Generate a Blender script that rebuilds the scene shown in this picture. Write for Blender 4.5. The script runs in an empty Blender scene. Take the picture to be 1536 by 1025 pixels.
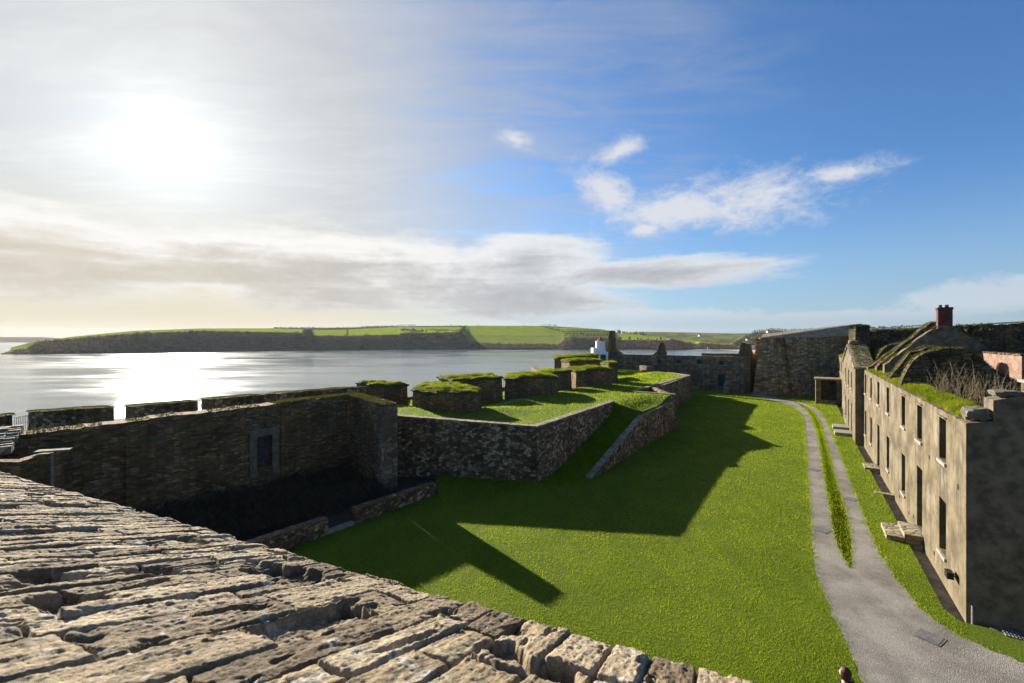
import bpy, bmesh, math, random
import numpy as np
from mathutils import Vector

random.seed(7)
SC = bpy.context.scene
COL = SC.collection
H = 9.0            # eye height over the courtyard
F = 683.0          # focal length in photo pixels (16 mm lens)
HZ = 508.0         # photo row of the horizon
EV = 1.5           # exposure
SUN_EL = math.radians(18.9)
SUN_AZ = math.radians(-37.2)     # from +Y, positive towards +X
SUN = Vector((math.sin(SUN_AZ)*math.cos(SUN_EL), math.cos(SUN_AZ)*math.cos(SUN_EL), math.sin(SUN_EL)))

# ------------------------------------------------------------------ numpy noise
_rng = np.random.RandomState(11)
_perm = np.concatenate([_rng.permutation(256)]*3)
_g3 = _rng.normal(size=(256, 3)); _g3 /= np.linalg.norm(_g3, axis=1)[:, None]

def pnoise(x, y, z=0.0):
    x, y, z = np.broadcast_arrays(np.asarray(x, float), np.asarray(y, float), np.asarray(z, float))
    xi = np.floor(x).astype(int); yi = np.floor(y).astype(int); zi = np.floor(z).astype(int)
    xf = x-xi; yf = y-yi; zf = z-zi
    u = xf**3*(xf*(xf*6-15)+10); v = yf**3*(yf*(yf*6-15)+10); w = zf**3*(zf*(zf*6-15)+10)
    def g(dx, dy, dz):
        h = _perm[_perm[_perm[(xi+dx) & 255]+((yi+dy) & 255)]+((zi+dz) & 255)]
        gr = _g3[h]
        return gr[..., 0]*(xf-dx)+gr[..., 1]*(yf-dy)+gr[..., 2]*(zf-dz)
    x00 = g(0,0,0)*(1-u)+g(1,0,0)*u; x10 = g(0,1,0)*(1-u)+g(1,1,0)*u
    x01 = g(0,0,1)*(1-u)+g(1,0,1)*u; x11 = g(0,1,1)*(1-u)+g(1,1,1)*u
    a = x00*(1-v)+x10*v; b = x01*(1-v)+x11*v
    return a*(1-w)+b*w

def fbm(x, y, z=0.0, o=4, gain=0.5):
    s = 0; a = 1.0; f = 1.0
    for i in range(o):
        s = s+a*pnoise(np.asarray(x)*f+17.3*i, np.asarray(y)*f-9.1*i, np.asarray(z)*f+3.7*i)
        a *= gain; f *= 2.03
    return s

def sstep(a, b, x):
    t = np.clip((np.asarray(x, float)-a)/(b-a), 0, 1)
    return t*t*(3-2*t)

def inpoly(px, py, poly):
    px = np.asarray(px); py = np.asarray(py)
    r = np.zeros(px.shape, bool); n = len(poly)
    for i in range(n):
        x1, y1 = poly[i][:2]; x2, y2 = poly[(i+1) % n][:2]
        if y1 == y2: continue
        c = ((y1 > py) != (y2 > py)) & (px < (x2-x1)*(py-y1)/(y2-y1)+x1)
        r ^= c
    return r

def P(px, py, z=0.0):
    """courtyard survey: the point at height z seen at that place of the photograph"""
    d = (H-z)*F/(py-HZ)
    return ((px-768)/F*d, d)

def at(px, d):
    return ((px-768)/F*d, d)

# ------------------------------------------------------------------ objects
def tag(o, label=None, cat=None, group=None, kind=None):
    if label: o['label'] = label
    if cat: o['category'] = cat
    if group: o['group'] = group
    if kind: o['kind'] = kind
    return o

def thing(name, loc, label, cat, group=None):
    o = bpy.data.objects.new(name, None)
    COL.objects.link(o); o.location = loc; o.empty_display_size = 0.3
    return tag(o, label, cat, group)

def root_loc(o):
    v = Vector((0, 0, 0))
    while o is not None:
        v += o.location; o = o.parent
    return v

def finish(name, me, mat, parent=None, smooth=False):
    me.name = name
    if mat is not None: me.materials.append(mat)
    if smooth:
        me.polygons.foreach_set('use_smooth', [True]*len(me.polygons))
    o = bpy.data.objects.new(name, me); COL.objects.link(o)
    if parent is not None:
        off = root_loc(parent)
        me.transform(__import__('mathutils').Matrix.Translation(-off))
        o.parent = parent
    return o

def mesh_np(V, Fc, uv=None):
    """V (n,3); Fc (m,3|4) ; uv per vertex (n,2)"""
    V = np.asarray(V, np.float32); Fc = np.asarray(Fc, np.int32)
    me = bpy.data.meshes.new('mesh')
    me.vertices.add(len(V)); me.vertices.foreach_set('co', V.ravel())
    k = Fc.shape[1]
    me.loops.add(Fc.size); me.loops.foreach_set('vertex_index', Fc.ravel())
    me.polygons.add(len(Fc))
    me.polygons.foreach_set('loop_start', np.arange(0, Fc.size, k, dtype=np.int32))
    if uv is not None:
        l = me.uv_layers.new(name='UVMap')
        l.data.foreach_set('uv', np.asarray(uv, np.float32)[Fc.ravel()].ravel())
    me.update(calc_edges=True); me.validate()
    return me

class MB:
    """gathers polygons with uv in metres"""
    def __init__(s): s.v = []; s.f = []; s.uv = []
    def poly(s, pts, uvs=None):
        i = len(s.v); s.v += [tuple(p) for p in pts]; s.f.append(list(range(i, i+len(pts))))
        if uvs is None:
            p = [Vector(q) for q in pts]
            n = (p[1]-p[0]).cross(p[-1]-p[0])
            if n.length < 1e-12: n = Vector((0, 0, 1))
            n.normalize()
            if abs(n.z) > 0.8: uvs = [(q.x, q.y) for q in p]
            else:
                t = Vector((-n.y, n.x, 0)).normalized()
                uvs = [(q.dot(t), q.z) for q in p]
        s.uv += [tuple(u) for u in uvs]
    def box(s, c, sx, sy, sz, ang=0.0, taper=1.0):
        ca, sa = math.cos(ang), math.sin(ang); q = []
        for z, k in ((0, 1.0), (1, taper)):
            for x, y in ((-1, -1), (1, -1), (1, 1), (-1, 1)):
                X = x*sx/2*k; Y = y*sy/2*k
                q.append((c[0]+X*ca-Y*sa, c[1]+X*sa+Y*ca, c[2]+z*sz))
        for f in ((3,2,1,0), (4,5,6,7), (0,1,5,4), (1,2,6,5), (2,3,7,6), (3,0,4,7)):
            s.poly([q[i] for i in f])
    def prism(s, pl, z0, z1):
        """pl plan polygon (ccw), flat bottom and top"""
        n = len(pl)
        a = [(p[0], p[1], z0 if not isinstance(z0, (list, tuple)) else z0[i]) for i, p in enumerate(pl)]
        b = [(p[0], p[1], z1 if not isinstance(z1, (list, tuple)) else z1[i]) for i, p in enumerate(pl)]
        s.poly(a[::-1]); s.poly(b)
        for i in range(n):
            j = (i+1) % n; s.poly([a[i], a[j], b[j], b[i]])
    def tube(s, a, b, r0, r1, n=6):
        a = Vector(a); b = Vector(b); d = b-a
        if d.length < 1e-6: return
        d.normalize(); t = d.orthogonal().normalized(); w = d.cross(t)
        A = [a+(t*math.cos(2*math.pi*i/n)+w*math.sin(2*math.pi*i/n))*r0 for i in range(n)]
        B = [b+(t*math.cos(2*math.pi*i/n)+w*math.sin(2*math.pi*i/n))*r1 for i in range(n)]
        for i in range(n):
            j = (i+1) % n; s.poly([A[i], A[j], B[j], B[i]])
        s.poly(A[::-1]); s.poly(B)
    def lathe(s, c, prof, n=20):
        for (r0, z0), (r1, z1) in zip(prof, prof[1:]):
            for i in range(n):
                a0 = 2*math.pi*i/n; a1 = 2*math.pi*(i+1)/n
                q = [(c[0]+r0*math.cos(a0), c[1]+r0*math.sin(a0), c[2]+z0), (c[0]+r0*math.cos(a1), c[1]+r0*math.sin(a1), c[2]+z0),
                     (c[0]+r1*math.cos(a1), c[1]+r1*math.sin(a1), c[2]+z1), (c[0]+r1*math.cos(a0), c[1]+r1*math.sin(a0), c[2]+z1)]
                if r0 < 1e-5: q = q[1:]
                elif r1 < 1e-5: q = q[:3]
                s.poly(q)
    def build(s, name, mat, parent=None, smooth=False):
        me = bpy.data.meshes.new(name)
        me.from_pydata(s.v, [], s.f)
        l = me.uv_layers.new(name='UVMap')
        flat = [c for f in s.f for i in f for c in s.uv[i]]
        l.data.foreach_set('uv', flat)
        me.update()
        return finish(name, me, mat, parent, smooth)

def ground_poly(name, outline, z, mat, step=None, zf=None, parent=None, skirt=0.0, kind='structure'):
    bm = bmesh.new()
    vs = [bm.verts.new((x, y, 0)) for x, y in outline]
    f = bm.faces.new(vs)
    if f.normal.z < 0 or sum((outline[i][0]*outline[(i+1) % len(outline)][1]-outline[(i+1) % len(outline)][0]*outline[i][1]) for i in range(len(outline))) < 0:
        f.normal_flip()
    bmesh.ops.triangulate(bm, faces=bm.faces[:])
    if step:
        xs = [p[0] for p in outline]; ys = [p[1] for p in outline]
        for lo, hi, n in ((min(xs), max(xs), (1, 0, 0)), (min(ys), max(ys), (0, 1, 0))):
            q = lo+step
            while q < hi:
                bmesh.ops.bisect_plane(bm, geom=bm.verts[:]+bm.edges[:]+bm.faces[:], plane_co=(q, q, 0), plane_no=n, dist=1e-4)
                q += step
    co = np.array([v.co[:] for v in bm.verts])
    zz = zf(co[:, 0], co[:, 1]) if zf else np.full(len(co), z)
    for v, q in zip(bm.verts, zz): v.co.z = q
    bm.normal_update()
    if skirt:
        be = [e for e in bm.edges if e.is_boundary]
        r = bmesh.ops.extrude_edge_only(bm, edges=be)
        for v in r['geom']:
            if isinstance(v, bmesh.types.BMVert): v.co.z -= skirt
        bm.normal_update()
    for e in bm.edges:
        if len(e.link_faces) == 2 and (abs(e.link_faces[0].normal.z) < 0.5 or abs(e.link_faces[1].normal.z) < 0.5): e.smooth = False
    me = bpy.data.meshes.new(name); bm.to_mesh(me); bm.free()
    o = finish(name, me, mat, parent, bool(zf))
    if kind: o['kind'] = kind
    return o

def ribbon_wall(name, path, tops, z0, thick, mat, parent=None, side=1, ds=0.3, dz=0.35, rough=0.03, toprough=0.06, batter=0.0, seed=0, hump=0.0):
    """masonry wall along a plan path; the visible face is the path, the body lies to its left (side=1) or right (-1).
    tops: z at the path's vertices"""
    path = [Vector((p[0], p[1])) for p in path]
    seg = [(path[i+1]-path[i]).length for i in range(len(path)-1)]
    pts = []; tz = []; us = []; nr = []
    acc = 0
    for i, L in enumerate(seg):
        n = max(1, int(round(L/ds)))
        d = (path[i+1]-path[i]).normalized(); nn = Vector((-d.y, d.x))*side
        for k in range(n+(1 if i == len(seg)-1 else 0)):
            t = k/n
            pts.append(path[i].lerp(path[i+1], t)); tz.append(tops[i]*(1-t)+tops[i+1]*t); us.append(acc+t*L)
            if k == 0 and i > 0:
                d0 = (path[i]-path[i-1]).normalized(); n0 = Vector((-d0.y, d0.x))*side
                m = (nn+n0); m = m/max(0.3, m.dot(nn)); nr.append(m)
            else: nr.append(nn)
        acc += L
    m = len(pts)
    px = np.array([p.x for p in pts]); py = np.array([p.y for p in pts]); us = np.array(us); tz = np.array(tz)
    nx = np.array([q.x for q in nr]); ny = np.array([q.y for q in nr])
    tz = tz+toprough*fbm(us*1.7, seed*7.1, 0, 4)*1.6
    hgt = float(np.max(tz)-z0); nv = max(2, int(round(hgt/dz)))
    rows = []
    for j in range(nv+1):          # outer face
        t = j/nv; z = z0+(tz-z0)*t
        off = -batter*(1-t)+rough*fbm(us*2.3, z*2.3, seed*3.3, 4)*(1 if j < nv else 0.4)
        rows.append((px+nx*off, py+ny*off, z, us, z))
    for q in (0.33, 0.67):          # top
        off = thick*q; z = tz+toprough*0.8*fbm(us*2.5, q*3, seed*1.7, 3)+hump
        rows.append((px+nx*off, py+ny*off, z, us, tz+off))
    for j in range(3):              # inner face
        t = 1-j/2; z = z0+(tz-z0)*t
        off = thick+batter*(1-t)
        rows.append((px+nx*off, py+ny*off, z, us, tz+thick+(tz-z)))
    R = len(rows)
    V = np.stack([np.stack([r[0], r[1], r[2]], -1) for r in rows]).reshape(-1, 3)
    UV = np.stack([np.stack([r[3], r[4]], -1) for r in rows]).reshape(-1, 2)
    fc = []
    for j in range(R-1):
        for i in range(m-1):
            a = j*m+i
            q = (a, a+1, a+m+1, a+m)
            fc.append(q if side == 1 else q[::-1])
    me = bpy.data.meshes.new(name)
    nvb = len(V); vl = [tuple(v) for v in V]; uvl = [tuple(u) for u in UV]
    faces = [list(q) for q in fc]
    for i in (0, m-1):              # end caps (own verts for clean uv)
        idx = [j*m+i for j in range(R)]
        base = len(vl)
        o0 = V[idx[0]]
        for q in idx:
            p = V[q]; vl.append(tuple(p)); uvl.append((math.hypot(p[0]-o0[0], p[1]-o0[1])+us[i], p[2]))
        L = list(range(base, base+R))
        faces.append(L)
    me.from_pydata(vl, [], faces)
    l = me.uv_layers.new(name='UVMap')
    l.data.foreach_set('uv', [c for f in faces for i in f for c in uvl[i]])
    me.update()
    bm = bmesh.new(); bm.from_mesh(me); bmesh.ops.recalc_face_normals(bm, faces=bm.faces[:]); bm.to_mesh(me); bm.free()
    return finish(name, me, mat, parent)

def blades(name, pts, hgt, wid, mat, parent=None, seed=0, lean=0.5):
    """short grass: one triangle a blade, at pts (n,3); hgt, wid per blade"""
    n = len(pts)
    if n == 0: return None
    r = np.random.RandomState(seed+5)
    a = r.uniform(0, 2*np.pi, n); l = r.uniform(0.1, lean, n); la = r.uniform(0, 2*np.pi, n)
    h = np.broadcast_to(np.asarray(hgt, float), (n,))*r.uniform(0.55, 1.25, n)
    w = np.broadcast_to(np.asarray(wid, float), (n,))*r.uniform(0.7, 1.3, n)*0.5
    dx = np.cos(a)*w; dy = np.sin(a)*w
    V = np.empty((n, 3, 3))
    V[:, 0] = pts-np.stack([dx, dy, np.zeros(n)+0.01*h], -1)
    V[:, 1] = pts+np.stack([dx, dy, np.zeros(n)-0.01*h], -1)
    V[:, 2] = pts+np.stack([np.cos(la)*l*h, np.sin(la)*l*h, h], -1)
    me = mesh_np(V.reshape(-1, 3), np.arange(3*n).reshape(-1, 3))
    return finish(name, me, mat, parent)

# ------------------------------------------------------------------ materials
class NT:
    def __init__(s, tree): s.t = tree; s.n = tree.nodes; s.l = tree.links
    def node(s, typ, **kw):
        n = s.n.new(typ)
        for k, v in kw.items():
            if k.startswith('i_'):
                k2 = k[2:]; sock = n.inputs[int(k2)] if k2.isdigit() else n.inputs[k2.replace('_', ' ')]
                s.put(sock, v)
            else: setattr(n, k, v)
        return n
    def put(s, sock, v):
        if isinstance(v, bpy.types.NodeSocket): s.l.new(v, sock)
        else:
            if sock.type == 'RGBA' and hasattr(v, '__len__') and len(v) == 3: v = (*v, 1)
            sock.default_value = v
    def m(s, op, a, b=0.0, c=None, clamp=False):
        n = s.n.new('ShaderNodeMath'); n.operation = op; n.use_clamp = clamp
        s.put(n.inputs[0], a); s.put(n.inputs[1], b)
        if c is not None: s.put(n.inputs[2], c)
        return n.outputs[0]
    def ss(s, a, b, x):
        n = s.n.new('ShaderNodeMapRange'); n.interpolation_type = 'SMOOTHSTEP'
        s.put(n.inputs['Value'], x); s.put(n.inputs['From Min'], a); s.put(n.inputs['From Max'], b)
        return n.outputs[0]
    def mix(s, f, a, b, mode='MIX'):
        n = s.n.new('ShaderNodeMix'); n.data_type = 'RGBA'; n.blend_type = mode
        s.put(n.inputs[0], f); s.put(n.inputs[6], a); s.put(n.inputs[7], b)
        return n.outputs[2]
    def noise(s, vec, scale, detail=4, rough=0.55, dist=0.0):
        n = s.n.new('ShaderNodeTexNoise'); s.put(n.inputs['Vector'], vec)
        n.inputs['Scale'].default_value = scale; n.inputs['Detail'].default_value = detail
        n.inputs['Roughness'].default_value = rough; n.inputs['Distortion'].default_value = dist
        return n.outputs[0]
    def map(s, vec, sc=(1,1,1), loc=(0,0,0), rot=(0,0,0)):
        n = s.n.new('ShaderNodeMapping'); s.put(n.inputs['Vector'], vec)
        n.inputs['Scale'].default_value = sc; n.inputs['Location'].default_value = loc; n.inputs['Rotation'].default_value = rot
        return n.outputs[0]
    def ramp(s, f, stops, interp='LINEAR'):
        n = s.n.new('ShaderNodeValToRGB'); s.put(n.inputs[0], f); e = n.color_ramp; e.interpolation = interp
        while len(e.elements) < len(stops): e.elements.new(0.5)
        for el, (p, c) in zip(e.elements, stops):
            el.position = p; el.color = (*c, 1)
        return n.outputs[0]

def material(name):
    m = bpy.data.materials.new(name); m.use_nodes = True
    nt = NT(m.node_tree); b = m.node_tree.nodes['Principled BSDF']
    b.inputs['Specular IOR Level'].default_value = 0.25
    return m, nt, b

def flat(name, col, rough=0.8, metal=0.0, var=0.25, scale=6.0, bump=0.0):
    m, nt, b = material(name)
    tc = nt.node('ShaderNodeTexCoord').outputs['Object']
    n = nt.noise(tc, scale, 5, 0.6)
    c = nt.mix(nt.ss(0.3, 0.7, n), tuple(x*(1-var) for x in col), tuple(min(1, x*(1+var)) for x in col))
    nt.put(b.inputs['Base Color'], c); b.inputs['Roughness'].default_value = rough; b.inputs['Metallic'].default_value = metal
    if bump:
        bp = nt.node('ShaderNodeBump', i_Height=n, i_Strength=0.6, i_Distance=bump); nt.put(b.inputs['Normal'], bp.outputs[0])
    return m

def rubble(name, stops, mortar, sx=0.34, sy=0.16, bump=0.03, stain=(0.5, 1.15), moss=0.0, pale=0.0, palecol=(0.42, 0.41, 0.37), weather=0.35):
    m, nt, b = material(name)
    uv = nt.node('ShaderNodeUVMap').outputs[0]
    w = nt.node('ShaderNodeTexNoise', i_Vector=uv, i_Scale=2.2, i_Detail=2.0)
    sub = nt.node('ShaderNodeVectorMath', operation='SUBTRACT', i_0=w.outputs['Color'], i_1=(0.5, 0.5, 0.5))
    scl = nt.node('ShaderNodeVectorMath', operation='MULTIPLY', i_0=sub.outputs[0], i_1=(0.10, 0.07, 0))
    uw = nt.node('ShaderNodeVectorMath', operation='ADD', i_0=uv, i_1=scl.outputs[0]).outputs[0]
    mp = nt.map(uw, (1/sx, 1/sy, 1))
    v1 = nt.node('ShaderNodeTexVoronoi', feature='F1', voronoi_dimensions='2D', i_Vector=mp, i_Scale=1.0, i_Randomness=0.85)
    v2 = nt.node('ShaderNodeTexVoronoi', feature='DISTANCE_TO_EDGE', voronoi_dimensions='2D', i_Vector=mp, i_Scale=1.0, i_Randomness=0.85)
    sep = nt.node('ShaderNodeSeparateColor', i_0=v1.outputs['Color'])
    fine = nt.noise(uv, 28.0, 5, 0.65)
    tone = nt.m('ADD', nt.m('MULTIPLY', sep.outputs[0], 0.8), nt.m('MULTIPLY', fine, 0.25))
    c = nt.ramp(tone, stops)
    big = nt.noise(nt.map(uv, (1, 0.6, 1)), 0.55, 5, 0.6)
    stk = nt.noise(nt.map(uv, (1.3, 0.13, 1)), 1.0, 5, 0.65)
    st = nt.m('ADD', nt.m('MULTIPLY', nt.ss(0.3, 0.72, big), 0.72), nt.m('MULTIPLY', nt.m('SUBTRACT', nt.ss(0.35, 0.65, stk), 0.3), 0.55), clamp=True)
    c = nt.mix(1.0, c, nt.mix(st, (stain[0],)*3, (stain[1],)*3), 'MULTIPLY')
    if pale > 0:      # lichen and lime bloom
        ln = nt.noise(uv, 9.0, 4, 0.7); lb = nt.noise(uv, 0.35, 3)
        f = nt.m('MULTIPLY', nt.ss(0.60, 0.70, ln), nt.ss(0.42, 0.62, lb))
        pk = nt.m('MULTIPLY', nt.ss(0.72, 0.8, sep.outputs[1]), nt.ss(0.36, 0.58, lb))
        f = nt.m('MULTIPLY', nt.m('MAXIMUM', f, nt.m('MULTIPLY', pk, 0.8)), pale, clamp=True)
        c = nt.mix(f, c, palecol)
    jn = nt.ss(0.02, 0.10, v2.outputs['Distance'])
    c = nt.mix(jn, mortar, c)
    if moss > 0:
        mn = nt.noise(uv, 1.6, 5, 0.65)
        c = nt.mix(nt.m('MULTIPLY', nt.ss(0.52, 0.66, mn), moss), c, (0.06, 0.075, 0.02))
    nt.put(b.inputs['Base Color'], c); b.inputs['Roughness'].default_value = 0.92
    h = nt.m('ADD', nt.m('MULTIPLY', nt.ss(0.0, 0.22, v2.outputs['Distance']), 0.8), nt.m('MULTIPLY', fine, 0.35))
    h = nt.m('ADD', h, nt.m('MULTIPLY', sep.outputs[2], 0.35))
    bp = nt.node('ShaderNodeBump', i_Height=h, i_Strength=0.9, i_Distance=bump); nt.put(b.inputs['Normal'], bp.outputs[0])
    return m

def grass_mat(name, c1, c2, c3, transl=0.5, sc=0.35):
    m, nt, b = material(name)
    geo = nt.node('ShaderNodeNewGeometry')
    pos = geo.outputs['Position']
    n1 = nt.noise(pos, sc, 5, 0.6); n2 = nt.noise(pos, 5.0, 3, 0.6)
    c = nt.mix(nt.ss(0.35, 0.68, n1), c1, c2)
    c = nt.mix(nt.m('MULTIPLY', nt.ss(0.5, 0.8, n2), 0.4), c, c3)
    n3 = nt.noise(nt.map(pos, (1.0, 0.25, 1), rot=(0, 0, -0.57)), 1.1, 4, 0.6)
    c = nt.mix(1.0, c, nt.ramp(n3, [(0.3, (0.72, 0.78, 0.8)), (0.7, (1.2, 1.14, 1.1))]), 'MULTIPLY')
    c = nt.mix(1.0, c, nt.ramp(geo.outputs['Random Per Island'], [(0, (0.84, 0.85, 0.84)), (1, (1.14, 1.12, 1.06))]), 'MULTIPLY')
    df = nt.node('ShaderNodeBsdfDiffuse', i_Color=c); tr = nt.node('ShaderNodeBsdfTranslucent', i_Color=c)
    mx = nt.node('ShaderNodeMixShader', i_0=transl, i_1=df.outputs[0], i_2=tr.outputs[0])
    out = m.node_tree.nodes['Material Output']; nt.l.new(mx.outputs[0], out.inputs[0])
    m.node_tree.nodes.remove(b)
    return m

def lawn_base_mat(name, c1, c2, mow=True):
    m, nt, b = material(name)
    pos = nt.node('ShaderNodeNewGeometry').outputs['Position']
    n1 = nt.noise(pos, 0.3, 5, 0.6); n2 = nt.noise(pos, 14, 5, 0.7)
    c = nt.mix(nt.ss(0.35, 0.65, n1), c1, c2)
    c = nt.mix(nt.m('MULTIPLY', nt.ss(0.4, 0.7, n2), 0.5), c, tuple(x*0.45 for x in c1))
    nt.put(b.inputs['Base Color'], c); b.inputs['Roughness'].default_value = 0.95; b.inputs['Specular IOR Level'].default_value = 0.1
    bp = nt.node('ShaderNodeBump', i_Height=n2, i_Strength=0.8, i_Distance=0.03); nt.put(b.inputs['Normal'], bp.outputs[0])
    return m

M = {}
M['lawn'] = lawn_base_mat('lawn_soil', (0.07, 0.10, 0.006), (0.10, 0.135, 0.009))
M['blade'] = grass_mat('grass_blades', (0.225, 0.305, 0.014), (0.30, 0.375, 0.020), (0.36, 0.36, 0.05), 0.6, 0.22)
M['tuft'] = grass_mat('grass_tufts', (0.17, 0.22, 0.012), (0.28, 0.30, 0.02), (0.30, 0.25, 0.07), 0.5, 0.8)
M['earth'] = flat('turf_earth', (0.055, 0.058, 0.018), 0.95, var=0.4, scale=3, bump=0.05)
M['soil'] = flat('soil', (0.05, 0.04, 0.025), 0.95, var=0.3, scale=2, bump=0.05)
M['ruin'] = rubble('ruin_masonry', [(0.0, (0.083, 0.047, 0.021)), (0.45, (0.175, 0.103, 0.044)), (0.8, (0.259, 0.151, 0.067)), (1, (0.406, 0.249, 0.118))], (0.092, 0.056, 0.025), 0.34, 0.11, 0.03, (0.55, 1.2), moss=0.25, pale=0.15)
M['terrace'] = rubble('terrace_masonry', [(0.0, (0.070, 0.048, 0.025)), (0.4, (0.140, 0.095, 0.049)), (0.75, (0.237, 0.165, 0.088)), (1, (0.476, 0.352, 0.206))], (0.049, 0.033, 0.017), 0.26, 0.15, 0.035, (0.5, 1.2), pale=0.75, palecol=(0.644, 0.506, 0.324))
M['bastion'] = rubble('bastion_masonry', [(0.0, (0.141, 0.095, 0.045)), (0.45, (0.285, 0.190, 0.086)), (0.8, (0.406, 0.277, 0.131)), (1, (0.690, 0.508, 0.274))], (0.121, 0.079, 0.037), 0.55, 0.28, 0.05, (0.5, 1.25), moss=0.35, pale=0.5)
M['barrackstone'] = rubble('dressed_rubble', [(0.0, (0.109, 0.079, 0.045)), (0.5, (0.181, 0.131, 0.076)), (1, (0.309, 0.231, 0.137))], (0.097, 0.069, 0.040), 0.6, 0.3, 0.03, (0.6, 1.2), moss=0.1, pale=0.2)
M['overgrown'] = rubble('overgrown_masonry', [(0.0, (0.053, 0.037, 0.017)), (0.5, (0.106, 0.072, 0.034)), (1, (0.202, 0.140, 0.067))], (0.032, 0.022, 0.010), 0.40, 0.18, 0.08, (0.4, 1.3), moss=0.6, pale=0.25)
M['capstone'] = rubble('cap_stone', [(0.0, (0.190, 0.150, 0.092)), (0.5, (0.280, 0.225, 0.144)), (1, (0.403, 0.330, 0.216))], (0.112, 0.085, 0.048), 0.5, 0.25, 0.02, (0.7, 1.15), moss=0.3, pale=0.3)
M['gablemort'] = flat('roughcast', (0.125, 0.102, 0.070), 0.95, 0, 0.4, 2.5, 0.03)
M['_unused'] = rubble('rendered_gable', [(0.0, (0.085, 0.08, 0.07)), (0.5, (0.11, 0.102, 0.09)), (1, (0.14, 0.13, 0.115))], (0.10, 0.093, 0.082), 0.5, 0.3, 0.01, (0.7, 1.15), moss=0.15)
M['iron'] = flat('painted_iron', (0.02, 0.021, 0.024), 0.5, 0.3, 0.2, 20)
M['white'] = flat('white_paint', (0.78, 0.79, 0.80), 0.6, 0, 0.05, 3)
M['red'] = flat('red_paint', (0.42, 0.06, 0.04), 0.5, 0, 0.1, 5)
M['dark'] = flat('dark_opening', (0.02, 0.022, 0.022), 0.7, 0, 0.3, 3)
M['board'] = flat('teal_boarding', (0.020, 0.045, 0.048), 0.55, 0, 0.25, 4)
M['sill'] = flat('sill_stone', (0.26, 0.235, 0.185), 0.85, 0, 0.25, 6, 0.01)
M['block'] = flat('grey_block', (0.12, 0.105, 0.08), 0.9, 0, 0.45, 5, 0.04)
M['sand'] = flat('beach_sand', (0.42, 0.36, 0.27), 0.9, 0, 0.2, 0.05)
M['bark'] = flat('dry_bark', (0.22, 0.165, 0.09), 0.9, 0, 0.4, 14, 0.01)
M['darkbark'] = flat('dark_bark', (0.07, 0.055, 0.04), 0.9, 0, 0.3, 3)
M['skin'] = flat('skin', (0.50, 0.30, 0.22), 0.55, 0, 0.06, 20)
M['hair'] = flat('brown_hair', (0.06, 0.034, 0.018), 0.45, 0, 0.5, 40, 0.004)
M['navy'] = flat('navy_cloth', (0.015, 0.022, 0.045), 0.85, 0, 0.25, 30, 0.003)
M['denim'] = flat('denim', (0.05, 0.07, 0.12), 0.85, 0, 0.2, 40, 0.002)
M['shoe'] = flat('shoe_leather', (0.03, 0.024, 0.02), 0.6, 0, 0.2, 20)
M['slate'] = flat('slate_roof', (0.10, 0.105, 0.12), 0.7, 0, 0.2, 2)

def leaf_mat(name, c1, c2):
    m, nt, b = material(name)
    g = nt.node('ShaderNodeNewGeometry')
    c = nt.mix(g.outputs['Random Per Island'], c1, c2)
    df = nt.node('ShaderNodeBsdfDiffuse', i_Color=c); tr = nt.node('ShaderNodeBsdfTranslucent', i_Color=c)
    mx = nt.node('ShaderNodeMixShader', i_0=0.3, i_1=df.outputs[0], i_2=tr.outputs[0])
    nt.l.new(mx.outputs[0], m.node_tree.nodes['Material Output'].inputs[0]); m.node_tree.nodes.remove(b)
    return m
M['leaf'] = leaf_mat('dark_leaves', (0.028, 0.035, 0.012), (0.06, 0.065, 0.025))
M['bare'] = leaf_mat('winter_twigs', (0.09, 0.068, 0.04), (0.145, 0.108, 0.066))
M['bramble'] = leaf_mat('brambles', (0.07, 0.046, 0.026), (0.14, 0.10, 0.058))
M['moss'] = grass_mat('moss', (0.07, 0.08, 0.015), (0.13, 0.125, 0.03), (0.17, 0.14, 0.05), 0.3, 1.5)

def plaster_mat():
    m, nt, b = material('weathered_render')
    uv = nt.node('ShaderNodeUVMap').outputs[0]
    n1 = nt.noise(uv, 0.8, 6, 0.65); n2 = nt.noise(nt.map(uv, (3.0, 0.35, 1)), 1.3, 5, 0.6); n3 = nt.noise(uv, 40, 4, 0.7)
    c = nt.mix(nt.ss(0.32, 0.68, n1), (0.082, 0.062, 0.036), (0.20, 0.160, 0.10))
    c = nt.mix(nt.m('MULTIPLY', nt.ss(0.48, 0.66, n2), 0.75), c, (0.075, 0.062, 0.044))     # rain streaks
    n4 = nt.noise(nt.map(uv, (1.6, 0.7, 1), (3.1, 0, 0)), 0.9, 5, 0.6)
    c = nt.mix(nt.m('MULTIPLY', nt.ss(0.57, 0.66, n4), 0.7), c, (0.24, 0.205, 0.15))        # bare lime patches
    c = nt.mix(1.0, c, nt.ramp(n3, [(0.3, (0.55, 0.55, 0.55)), (0.7, (1.3, 1.3, 1.3))]), 'MULTIPLY')
    sepz = nt.node('ShaderNodeSeparateXYZ', i_0=uv)
    low = nt.m('MULTIPLY', nt.ss(1.1, -0.2, nt.m('ADD', sepz.outputs[1], nt.m('MULTIPLY', n1, 0.9))), 0.5)
    c = nt.mix(low, c, (0.21, 0.165, 0.085))                                                   # ochre tide at the foot
    nt.put(b.inputs['Base Color'], c); b.inputs['Roughness'].default_value = 0.93
    h = nt.m('ADD', n3, nt.m('MULTIPLY', n1, 1.5))
    bp = nt.node('ShaderNodeBump', i_Height=h, i_Strength=0.7, i_Distance=0.015); nt.put(b.inputs['Normal'], bp.outputs[0])
    return m
M['plaster'] = plaster_mat()

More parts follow.
